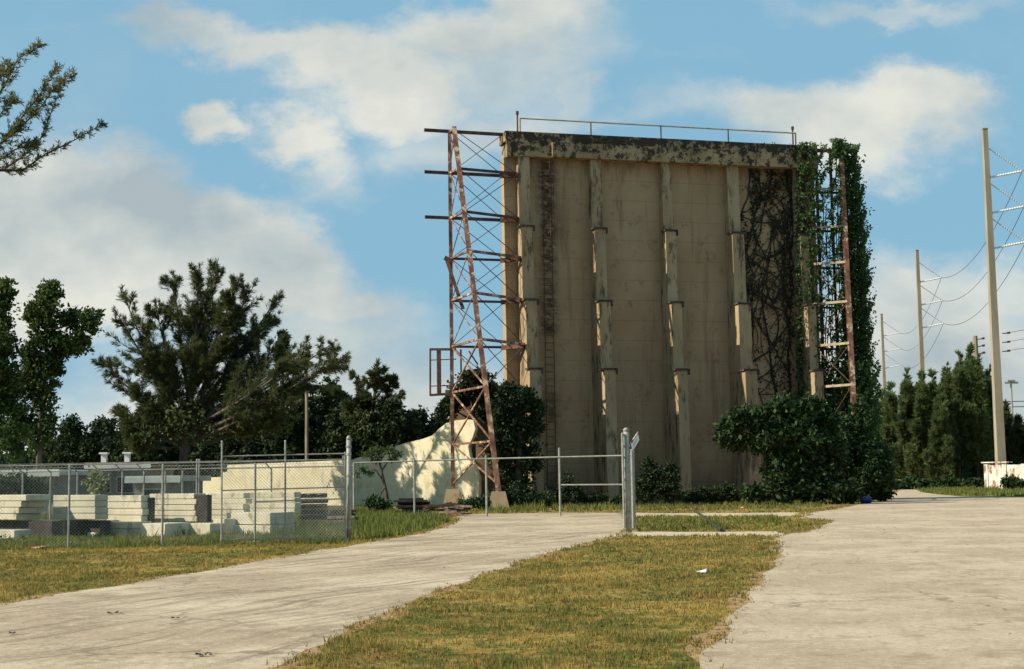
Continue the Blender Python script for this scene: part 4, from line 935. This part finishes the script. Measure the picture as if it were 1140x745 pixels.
# continuous understorey hedge behind the yard, no single plant can be told apart
hb = MB(); n = 26000
X = rng.uniform(-44, -3.4, n); Yh = rng.uniform(113, 120, n); Z = rng.uniform(0, 1, n) ** .8 * (3.4 + 1.2 * np.sin(X * .7) + .6 * np.sin(X * 2.3))
leaves(hb, np.stack([X, Yh, Z], 1), .42, .28); tag(hb.build('hedge', m_leafdark), 'dark tangled undergrowth behind the yard and cream wall', 'undergrowth', kind='stuff')
# distant wood line
hb = MB(); n = 30000
X = rng.uniform(-260, 260, n); Yh = rng.uniform(330, 350, n); Z = rng.uniform(0, 1, n) ** .8 * (9 + 2.5 * np.sin(X * .11) + 1.6 * np.sin(X * .37) + 1.2 * np.sin(X * 1.1))
leaves(hb, np.stack([X, Yh, Z], 1), 2.2, 1.5); tag(hb.build('distant_wood', m_leafdark), 'far-off dark wood along the horizon', 'wood', kind='stuff')
# slender palm
pm = thing('palm_tree', 'very slender palm with a bare pole-like trunk and tiny crown', 'palm', tuple(Vector((W(341, 500, 96.5).x, 96.5, 0))))
x = MB(); x.tube([Vector((W(341.5, 540, 96.5).x, 96.5, 0)), W(341.5, 460, 96.5), W(341, 410, 96.5)], [.13, .11, .09], 7); x.build('trunk', m_palebark, pm)
x = MB(); top = W(341, 409, 96.5)
for k in range(11):
    a_ = k * 2.4; e_ = top + Vector((math.cos(a_) * .75, math.sin(a_) * .75, rng.uniform(-.35, .2))); pts_ = np.array([tuple(p) for p in bez(top, e_, (0, 0, .35), 8)])
    leaves(x, np.repeat(pts_, 5, 0), .3, .05, np.array([0, 0, -.6]), .8)
x.build('crown', m_leaf, pm)
# small tree in front of the cream wall
st_ = tree('young_tree', 'small thin young tree with sparse leaves before the cream wall', 'tree', 68, [(432, 560), (428, 530), (424, 510)], [], (), m_leaf, rt_=.075)
for o in list(st_.children): bpy.data.objects.remove(o)
x = MB(); T = lambda px, py, dy=0: W(px, py, 68 + dy)
gz = Vector((T(434, 566).x, 68, 0))
x.tube([gz, T(430, 548), T(426, 530), T(422, 512), T(421, 503)], [.09, .075, .06, .05, .03], 6)
for pts_ in ([(427, 536), (419, 524), (411, 514), (407, 507)], [(425, 524), (432, 514), (441, 506)], [(423, 514), (428, 506), (433, 500)], [(428, 543), (422, 553), (421, 561)], [(419, 524), (410, 521), (402, 524)]):
    x.tube([T(p[0], p[1], i * .3) for i, p in enumerate(pts_)], [.045, .03, .02, .012][:len(pts_)], 5)
x.build('trunk', m_bark, st_, True)
x = MB()
for px, py, s_, c in ((407, 507, 6, 90), (415, 503, 7, 130), (424, 502, 7, 150), (434, 501, 7, 140), (442, 506, 6, 110), (404, 523, 6, 110), (412, 527, 5, 70), (398, 528, 4, 50), (418, 511, 6, 80), (438, 511, 5, 60)):
    P = np.array(T(px, py)) + rng.normal(size=(c, 3)) * np.array([s_, s_, s_ * .6]) * 68 / FPX * .5; leaves(x, P, .15, .08)
x.build('crown', m_leaf, st_)
# foliage around the screen
tree('shade_tree', 'dark tree pressed against the left foot of the screen', 'tree', 78, [(576, 560), (578, 500), (578, 460)], [(580, 445, 16, 16), (566, 440, 12, 12), (590, 470, 14, 26), (572, 480, 20, 28), (560, 500, 16, 26), (588, 510, 14, 26), (572, 535, 20, 22), (597, 455, 8, 10), (556, 465, 10, 14)], leafm=m_leafdark, leaf=.22, dens=1.25, rt_=.2)
tree('shade_tree', 'dark bushy tree top showing behind the leaning tower leg', 'tree', 90, [(527, 560), (527, 470), (527, 440)], [(527, 420, 12, 10), (537, 432, 16, 14), (515, 440, 14, 14), (500, 455, 12, 14), (545, 455, 16, 20)], leafm=m_leafdark, leaf=.25, dens=1.1, rt_=.2)
def bush(label, Y, lobes, m_, leaf=.16, dens=1.2, group='bushes at the foot of the screen', nm='bush', rt_=.05):
    px = lobes[0][0]; return tree(nm, label, 'bush', Y, [(px, 560), (px, lobes[0][1] + lobes[0][3] * .5)], lobes, (), m_, leaf, dens, rt_, group, .3)
bush('dark bush at the foot of the wall left of the first narrow gap', 76, [(636, 545, 12, 18), (625, 552, 14, 12), (645, 552, 10, 12)], m_leafdark)
bush('green low bush beneath the dark tree at the left foot', 75, [(575, 553, 24, 12), (600, 555, 20, 10), (552, 556, 14, 9)], m_bush)
bush('tall dark bush right of the gate post', 77, [(728, 535, 16, 22), (716, 545, 14, 18), (745, 545, 13, 18), (722, 518, 6, 10), (748, 524, 6, 8)], m_leafdark)
bush('low dark scrub between the gate post bush and the big bush', 78, [(790, 552, 18, 10), (770, 555, 12, 7), (812, 550, 16, 12)], m_leafdark)
bush('low weeds against the wall between the post and the ladder', 77, [(665, 556, 14, 6), (690, 557, 10, 5)], m_leafdark)
tree('large_bush', 'big dark green bush tree covering the right foot of the screen', 'bush', 74, [(880, 562), (880, 530), (880, 500)],
     [(828, 463, 13, 11), (812, 476, 12, 10), (806, 490, 7, 7), (822, 492, 9, 8), (846, 470, 16, 13), (868, 452, 13, 9), (890, 462, 17, 14), (905, 450, 10, 8), (918, 470, 14, 14), (850, 492, 16, 12), (872, 485, 20, 18), (900, 492, 20, 18), (925, 500, 16, 20), (866, 515, 18, 18), (892, 520, 22, 24), (918, 525, 20, 24), (874, 542, 16, 14), (900, 546, 22, 13), (930, 545, 16, 13), (845, 548, 16, 9)], leafm=m_bush, leaf=.30, dens=.95, rt_=.18, clump=.42)
tree('large_bush', 'rounded dark bush at the road corner right of the tower foot', 'bush', 79, [(968, 562), (968, 540)],
     [(945, 480, 14, 22), (960, 470, 12, 26), (935, 500, 16, 24), (960, 505, 16, 14), (978, 510, 14, 14), (945, 520, 16, 18), (968, 528, 20, 18), (985, 530, 12, 16), (955, 545, 20, 14), (942, 552, 14, 8, -4), (980, 546, 13, 12)], leafm=m_bush, leaf=.2, dens=1.2, rt_=.12)
bush('low green scrub under the left half of the pine row', 134, [(1015, 541, 16, 8), (1000, 542, 8, 6), (1032, 543, 12, 7)], m_bush, .4, 1.2, 'scrub below the pine row')
bush('low green scrub under the right half of the pine row', 133, [(1062, 543, 18, 8), (1085, 543, 12, 8), (1046, 544, 10, 6)], m_bush, .4, 1.2, 'scrub below the pine row')
bush('small green shrub growing against the white boundary wall', 117, [(1126, 536, 8, 6), (1134, 539, 6, 4)], m_bush, .3, 1.1, None)
# vines on the right tower
vb = MB(); sb_ = MB()
def vine_curtain(px0, px1, py0, py1, n, Yc, dy, size, mbx=None, shape=None):
    k = 0; PX = rng.uniform(px0, px1, n); PY = rng.uniform(py0, py1, n)
    if shape is not None: m_ = shape(PX, PY); PX, PY = PX[m_], PY[m_]
    PX += 2.2 * np.sin(PY * .21 + PX * .5)
    P = np.array([tuple(W(a, b, Yc + c)) for a, b, c in zip(PX, PY, rng.uniform(-dy, dy, len(PX)))])
    if len(P): leaves(mbx or vb, P, size, size * .6, np.array([0, 0, -.8]), 1)
Yt = SP(sAR, 1.5, 0).y
edge_px = lambda py: np.interp(py, [160, 200, 250, 300, 360, 420, 480, 540], [952, 957, 962, 966, 968, 970, 974, 977])
def clumpy(f, seed):
    def g(PX, PY):
        v = np.sin(PX * .55 + seed) + np.sin(PY * .23 + seed * 2 + .3 * PX) + np.sin(PX * .21 - PY * .37 + seed); return f(PX, PY) & (v + rng.uniform(-1.2, 1.2, len(PX)) > -.2)
    return g
vine_curtain(936, 990, 160, 555, 70000, Yt + 2.0, 1.4, .22, shape=lambda X_, Y_: (X_ < edge_px(Y_) + rng.gamma(1.2, 1.9, len(X_)) - 2.2) & (X_ > edge_px(Y_) - 28 - (Y_ - 160) * .01 + rng.uniform(-4, 6, len(X_))))
vine_curtain(904, 938, 160, 500, 24000, Yt + 1, 2.0, .2, shape=clumpy(lambda X_, Y_: (rng.uniform(0, 1, len(X_)) < .85 - .55 * np.exp(-((X_ - 921) / 8) ** 2)), 1.3))
vine_curtain(888, 912, 158, 470, 9000, Yt - .3, .8, .2, shape=clumpy(lambda X_, Y_: np.abs(X_ - 899) < 11, 2.1))
vine_curtain(926, 940, 154, 175, 900, Yt, .6, .2)
vine_curtain(905, 985, 400, 560, 42000, Yt + .8, 2.0, .24, shape=lambda X_, Y_: (X_ < 978) & (rng.uniform(size=len(X_)) < (Y_ - 385) / 100))
for k in range(26):
    px = rng.uniform(896, 966); sb_.tube([W(px + 2 * math.sin(py * .05 + k), py, Yt + 1) for py in np.linspace(rng.uniform(165, 260) + max(0, px - 945) * 6, 540, 14)], .03, 4, cap=False)
vt = thing('climbing_vine', 'thick green vine hanging over the right steel tower', 'vine', (SP(sAR, 1, 0).x, Yt, 0))
vb.build('foliage', m_vine, vt); sb_.build('stem', m_vinestem, vt)
# dry dark vine on the last panel of the wall
wv_ = thing('wall_vine', 'dry dark creeper branching over the last wall panel on the right', 'vine', tuple(SP(SW - 2.5, .1, 0)))
st2 = MB(); lf2 = MB(); P_ = []
def walk(px, py, dx, dy, n, r, depth=0):
    pts_ = []
    for i in range(n):
        s_ = s_at(px, py, .06); pts_.append(SP(s_, .07 + .02 * math.sin(i), z_at(px, py, s_, .06)))
        if rng.uniform() < (.85 if depth else .6): P_.append(tuple(pts_[-1]))
        dx += rng.normal(0, .42) - dx * .05; dy += rng.normal(0, .25); L_ = math.hypot(dx, dy); dx, dy = dx / L_ * 3.6, dy / L_ * 3.6
        px += dx; py += dy
        if px < 824 or px > 883 or py < 184 or py > 470: dx = -dx; px = min(max(px, 824), 883); py = min(max(py, 184), 470)
        if depth < 2 and rng.uniform() < .05: walk(px, py, dx + rng.normal(0, 3), dy + rng.normal(0, 1.5), int(n * .45), r * .6, depth + 1)
    if len(pts_) > 1: st2.tube(pts_, [r * .62 * (1 - .7 * i / len(pts_)) for i in range(len(pts_))], 4, cap=False)
for a_ in ((828, 440, 0, -4, 62, .10), (830, 400, .4, -4, 50, .09), (880, 455, -.5, -4, 66, .13), (868, 460, .2, -4, 60, .12), (850, 460, .5, -4, 55, .05), (872, 330, -.6, -4, 40, .09), (836, 455, 2.5, -3, 40, .05), (845, 190, .4, 4, 60, .08), (860, 188, -.4, 4, 60, .09), (874, 188, 0, 4, 60, .10), (834, 188, .2, 4, 40, .08), (830, 430, 3, -2, 24, .07)): walk(*a_)
P0_ = np.array(P_); print('vine pts', len(P0_)); P0_ = P0_[rng.uniform(size=len(P0_)) < min(1, 800 / len(P0_))]; P0_ = np.repeat(P0_, 3, 0) + rng.normal(size=(len(P0_) * 3, 3)) * np.array([.12, .03, .16]) + np.array(NN) * .08
leaves(lf2, P0_, .17, .10, np.array([0, 0, -.7]), 1)
def on_wall(px, py, t_): s_ = s_at(px, py, t_); return tuple(SP(s_, t_, z_at(px, py, s_, t_)))
def patch(n, f, t_=.1, size=.2):
    PX = rng.uniform(822, 905, n); PY = rng.uniform(158, 470, n); m_ = f(PX, PY); leaves(lf2, np.array([on_wall(a, b, t_ + rng.uniform(0, .15)) for a, b in zip(PX[m_], PY[m_])]), size, size * .6, np.array([0, 0, -.7]), 1)
fb = lambda X_, Y_, s_: np.sin(X_ * .33 + s_) + np.sin(Y_ * .13 + s_ * 1.7 + X_ * .1) + .7 * np.sin(X_ * .8 - Y_ * .31) + rng.uniform(-.8, .8, len(X_))
patch(15000, lambda X_, Y_: (X_ > 836) & (X_ < 884) & (Y_ > 186) & (Y_ < 255 + 20 * np.sin(X_ * .3)) & (fb(X_, Y_, 1) > (-.7 + (Y_ - 186) * .018)))
patch(5000, lambda X_, Y_: (X_ > 823) & (X_ < 832 + 3 * np.sin(Y_ * .1)) & (Y_ > 235) & (Y_ < 430) & (fb(X_, Y_, 4) > -.3))
patch(4200, lambda X_, Y_: (X_ > 868 - (Y_ > 380) * 6) & (X_ < 884) & (Y_ > 250) & (fb(X_, Y_, 2) > .35 - (Y_ > 370) * .9))
patch(14000, lambda X_, Y_: (X_ > 886) & (Y_ > 160) & (fb(X_, Y_, 3) > -.9), .72)
patch(7000, lambda X_, Y_: (X_ > 838) & (X_ < 905) & (Y_ > 158) & (Y_ < 176) & (fb(X_, Y_, 6) > .3), .82, .16)
st2.build('stem', m_vinestem, wv_); lf2.build('foliage', m_deadvine, wv_)
# right-hand pine row
tips = [(984, 440, 545, 150), (992, 430, 545, 146), (1009.5, 416, 546, 142), (1019, 428, 547, 146), (1027, 419, 548, 140), (1038.5, 417, 548, 144), (1047, 432, 548, 138), (1054, 408, 548, 143), (1068, 396, 548, 140), (1080, 387, 548, 144), (1089, 400, 547, 140), (1102, 412, 546, 145), (1120, 452, 545, 150), (1134, 468, 545, 146), (1148, 462, 545, 150)]
desc = ['leftmost feathery pine, touching the vine curtain', 'feathery pine just left of the first sharp spire', 'sharp-topped feathery pine near the left end of the row', 'low feathery pine between the first spires', 'feathery pine in front of the second tall power pole', 'slim spired pine right of the second tall power pole', 'lower feathery pine in the middle of the row', 'feathery pine with a narrow leader, middle of the row', 'broad tall pine left of the tallest pine', 'tallest feathery pine of the row', 'feathery pine just right of the tallest pine', 'dark pine directly left of the nearest power pole', 'low dark pine right of the nearest power pole', 'low dark pine behind the white wall', 'low dark pine cut by the right edge']
for i, ((px, py, pb, Y), d_) in enumerate(zip(tips, desc)):
    H_ = pb - py; pls = [(px, pb - 12, px, py, 8, 0, 0), (px, py + H_ * .4, px - .5, py - 3, 5, .2, 0), (px + 2, pb - 30, px + rng.uniform(5, 9), py + H_ * rng.uniform(.25, .45), 6, 1, 0), (px - 2, pb - 30, px - rng.uniform(5, 9), py + H_ * rng.uniform(.25, .45), 6, -1, 0)]
    for k in range(34):
        f_ = .03 + .9 * (k / 34) ** 1.15; y0_ = pb - H_ * f_; sp__ = (1 - f_) ** 1.9 * 19 + .8; sgn = -1 if k % 2 else 1
        pls.append((px, y0_, px + sgn * sp__ * rng.uniform(.5, 1.05), max(y0_ - H_ * rng.uniform(.14, .34), py + H_ * .05 + 3 + rng.uniform(0, 8)), 9 * (1 - f_ * .7), rng.uniform(-2, 2), .15))
    tree('pine_tree', d_, 'tree', Y, [(px, 550), (px, pb - H_ * .5), (px, py + 12)], [], pls, m_pinefar if i < 12 else m_pine, rt_=.22, group='feathery pines beside the road', nscale=1.6, ntw=30, nn=24, barkm=m_bark)
# grey leaning stems in front of the row
# near overhanging branch of a roadside casuarina, its trunk stands left of the frame
YN = 8.0
nt_ = thing('casuarina_tree', 'near pine whose feathery branch tips reach in at upper left', 'tree', (W(-330, 300, YN).x, YN, 0))
tk = MB(); nb_ = MB(); b0 = W(-330, 300, YN)
tk.tube([Vector((b0.x, YN, 0)), W(-330, 450, YN), W(-322, 200, YN), W(-300, -60, YN)], [.12, .10, .08, .05], 8)
limb = [(-325, 330), (-200, 250), (-90, 205), (-20, 192)]
tk.tube([W(x_, y_, YN) for x_, y_ in limb], [.05, .035, .02, .011], 6)
def spray(pts_, r, wpx, ntw, nn):
    P = [W(x_, y_, YN + (i * .05)) for i, (x_, y_) in enumerate(pts_)]
    tk.tube(P, [r * (1 - .8 * i / (len(P) - 1)) for i in range(len(P))], 5)
    A = np.array([tuple(p) for p in P]); seg = len(A) - 1
    t = rng.uniform(0, seg - .001, ntw); i0 = t.astype(int); fr = (t - i0)[:, None]; B = A[i0] * (1 - fr) + A[i0 + 1] * fr
    T = A[i0 + 1] - A[i0]; T /= np.linalg.norm(T, axis=1, keepdims=True); D = T * .8 + unit(ntw) * .75 + np.array([0, 0, .15]); D /= np.linalg.norm(D, axis=1, keepdims=True)
    TL = wpx * YN / FPX * rng.uniform(.3, 1.1, ntw) * (1.1 - .5 * t / seg)
    for k in range(ntw): tk.tube([Vector(B[k]), Vector(B[k] + D[k] * TL[k])], [.0018, .001], 3, cap=False)
    s_ = rng.uniform(.1, 1, (ntw, nn, 1)); Q = B[:, None] + D[:, None] * TL[:, None, None] * s_
    Q = Q.reshape(-1, 3); Q += rng.normal(0, .003, Q.shape); leaves(nb_, Q, .03, .0062, np.repeat(D, nn, 0), .9)
spray([(-40, 205), (0, 190), (25, 190), (50, 172), (85, 155), (114, 138)], .009, 13, 60, 16)
spray([(-30, 185), (0, 160), (25, 130), (45, 105), (62, 75)], .008, 20, 80, 16)
spray([(0, 160), (20, 145), (45, 120), (62, 95), (85, 82)], .007, 18, 70, 16)
spray([(5, 188), (25, 175), (45, 155), (55, 130), (65, 105), (66, 90)], .006, 14, 60, 16)
spray([(-40, 150), (-10, 120), (8, 90), (20, 65), (44, 52)], .008, 18, 70, 16)
spray([(-40, 130), (-15, 105), (2, 82), (5, 75)], .007, 18, 50, 16)
spray([(-30, 190), (0, 178), (20, 165), (42, 160)], .006, 16, 50, 16)
spray([(-40, 170), (-10, 145), (5, 120), (15, 112)], .006, 18, 50, 16)
spray([(-200, 250), (-140, 200), (-90, 120), (-60, 60)], .010, 30, 60, 16)
for a_, b_ in (((-90, 205), (-40, 150)), ((-90, 205), (-40, 130)), ((-60, 200), (-40, 170)), ((-20, 192), (-30, 185)), ((-60, 200), (-40, 205)), ((-30, 185), (-30, 190))): tk.tube([W(*a_, YN), W(*b_, YN)], .009, 5)
tk.build('trunk', m_bark, nt_, True); nb_.build('crown', foliage('near casuarina needles', (.07, .085, .03), (.14, .13, .045), .4, 3), nt_)
# bushes in the yard's left corner and by the far fence
bush('green bush behind the far fence at the left edge of the photo', 66, [(18, 542, 22, 14), (-8, 540, 18, 16), (38, 546, 14, 10)], m_bush, .2, 1.1, None)
bush('small pale-flowered shrub beside the second slab stack', 58, [(104, 530, 8, 10), (110, 540, 8, 10)], foliage('pale shrub', (.08, .10, .03), (.20, .22, .10), .3, 2), .16, .8, None)
bush('weedy shrub at the foot of the young tree', 67, [(424, 563, 14, 7), (414, 560, 8, 6)], m_bush, .14, 1.1, None)
bush('green clump beside the near fence at far left', 41, [(10, 605, 18, 6), (35, 606, 14, 4)], m_bush, .08, 1.0, None)
bush('leafy clump by the stacked slabs right of the first fence post', 41.5, [(112, 600, 8, 8)], m_bush, .08, 1.0, None)
bush('grassy clump at the foot of the right end of the cream wall', 72, [(535, 560, 14, 6), (520, 562, 10, 5)], m_bush, .14, 1.1, None)

# ------------------------------------------------------------------ small things on the ground
a = G(773, 569.5); b = G(803, 592.5)
x = MB(); x.tube([Vector((a.x, a.y, .06)), Vector((b.x, b.y, .06))], .05, 8); tag(x.build('fallen_pole', m_black), 'long dark pipe lying across the grass strip right of the gate', 'pipe')
c = G(964, 560.5); p = Vector((c.x, c.y, .19)); x = MB()
ax_ = Vector((.95, .3, 0)).normalized()
x.tube([p + ax_ * k for k in (-.28, -.26, -.12, -.11, -.09, -.08, .08, .09, .11, .12, .26, .28)], [.15, .19, .19, .205, .205, .19, .19, .205, .205, .19, .19, .15], 14)
tag(x.build('blue_drum', m_blue), 'small dark blue plastic drum lying at the road corner below the bush', 'drum')
def crumple(name, px, py, s_, m_, label, cat='litter'):
    c = G(px, py); x = MB(); n_ = 14; V = []; F = []
    for i in range(n_): V.append((c.x + rng.normal(0, s_), c.y + rng.normal(0, s_), abs(rng.normal(0, s_ * .5)) + .015))
    for i in range(n_): F.append(tuple(rng.choice(n_, 3, replace=False)))
    V = np.array(V); x.add(V, F); q = V + np.array([0, 0, .006]); x.add(q, [f[::-1] for f in F]); return tag(x.build(name, m_), label, cat)
crumple('litter', 43.5, 611.5, .09, m_litter, 'crumpled orange and white wrapper in the grass by the near fence')
crumple('litter', 783, 638.5, .05, m_white, 'crumpled white paper on the turf between the roads')
crumple('litter', 146, 607, .035, m_white, 'tiny white scrap in the weeds below the slabs')
crumple('litter', 826, 566.5, .08, m_litter, 'small orange scrap on the grass edge before the big bush')
def scatter(name, n, box, smin, smax, m_, label, cat, only=None):
    X = rng.uniform(box[0], box[1], n); Y = rng.uniform(box[2], box[3], n); k = inside(only, X, Y) if only is not None else on_road(X, Y); X, Y = X[k], Y[k]; n = len(X)
    c = np.stack([X, Y, np.full(n, .014)], 1); z_ = rng.uniform(smin, smax, (n, 1)) * (1 + (Y[:, None] - 12) / 30)
    P = np.stack([c + unit(n) * z_ * np.array([1, 1, .35]) for _ in range(4)], 1); P[:, :, 2] = np.abs(P[:, :, 2] - .014) + .014
    x = MB(); 
    for q in ((0, 1, 2), (0, 3, 1), (1, 3, 2), (0, 2, 3)): x.tris(P[:, q])
    tag(x.build(name, m_), label, cat, kind='stuff')
scatter('grit', 5200, (-14, 14, 11, 42), .006, .022, m_sand, 'pale grit and small stones strewn over the paving', 'grit')
scatter('dead_leaves', 1500, (-14, 14, 11, 45), .008, .028, m_dirt, 'brown leaf crumbs strewn over the paving', 'leaf litter')
def chip(px, py, L, label):
    c = G(px, py); x = MB(); V = []; F = []
    for q in range(9):
        o_ = rng.uniform(-.5, .5) * L; V += [(c.x + o_ + rng.normal(0, L * .14), c.y + rng.normal(0, .03), .013 + abs(rng.normal(0, .014))) for _ in range(4)]; F += [(4 * q, 4 * q + 1, 4 * q + 2), (4 * q, 4 * q + 3, 4 * q + 1), (4 * q + 1, 4 * q + 3, 4 * q + 2), (4 * q, 4 * q + 2, 4 * q + 3)]
    x.add(V, F); tag(x.build('bark_piece', m_wood_shade), label, 'bark piece', 'bark pieces on the driveway')
chip(126, 684, .17, 'dark curled bark piece on the left part of the driveway')
chip(226, 731, .15, 'dark bark piece near the bottom edge of the driveway')
chip(13, 707, .08, 'small dark bark bit at the left edge of the driveway')
chip(193, 690, .14, 'thin dark twig on the middle of the driveway')
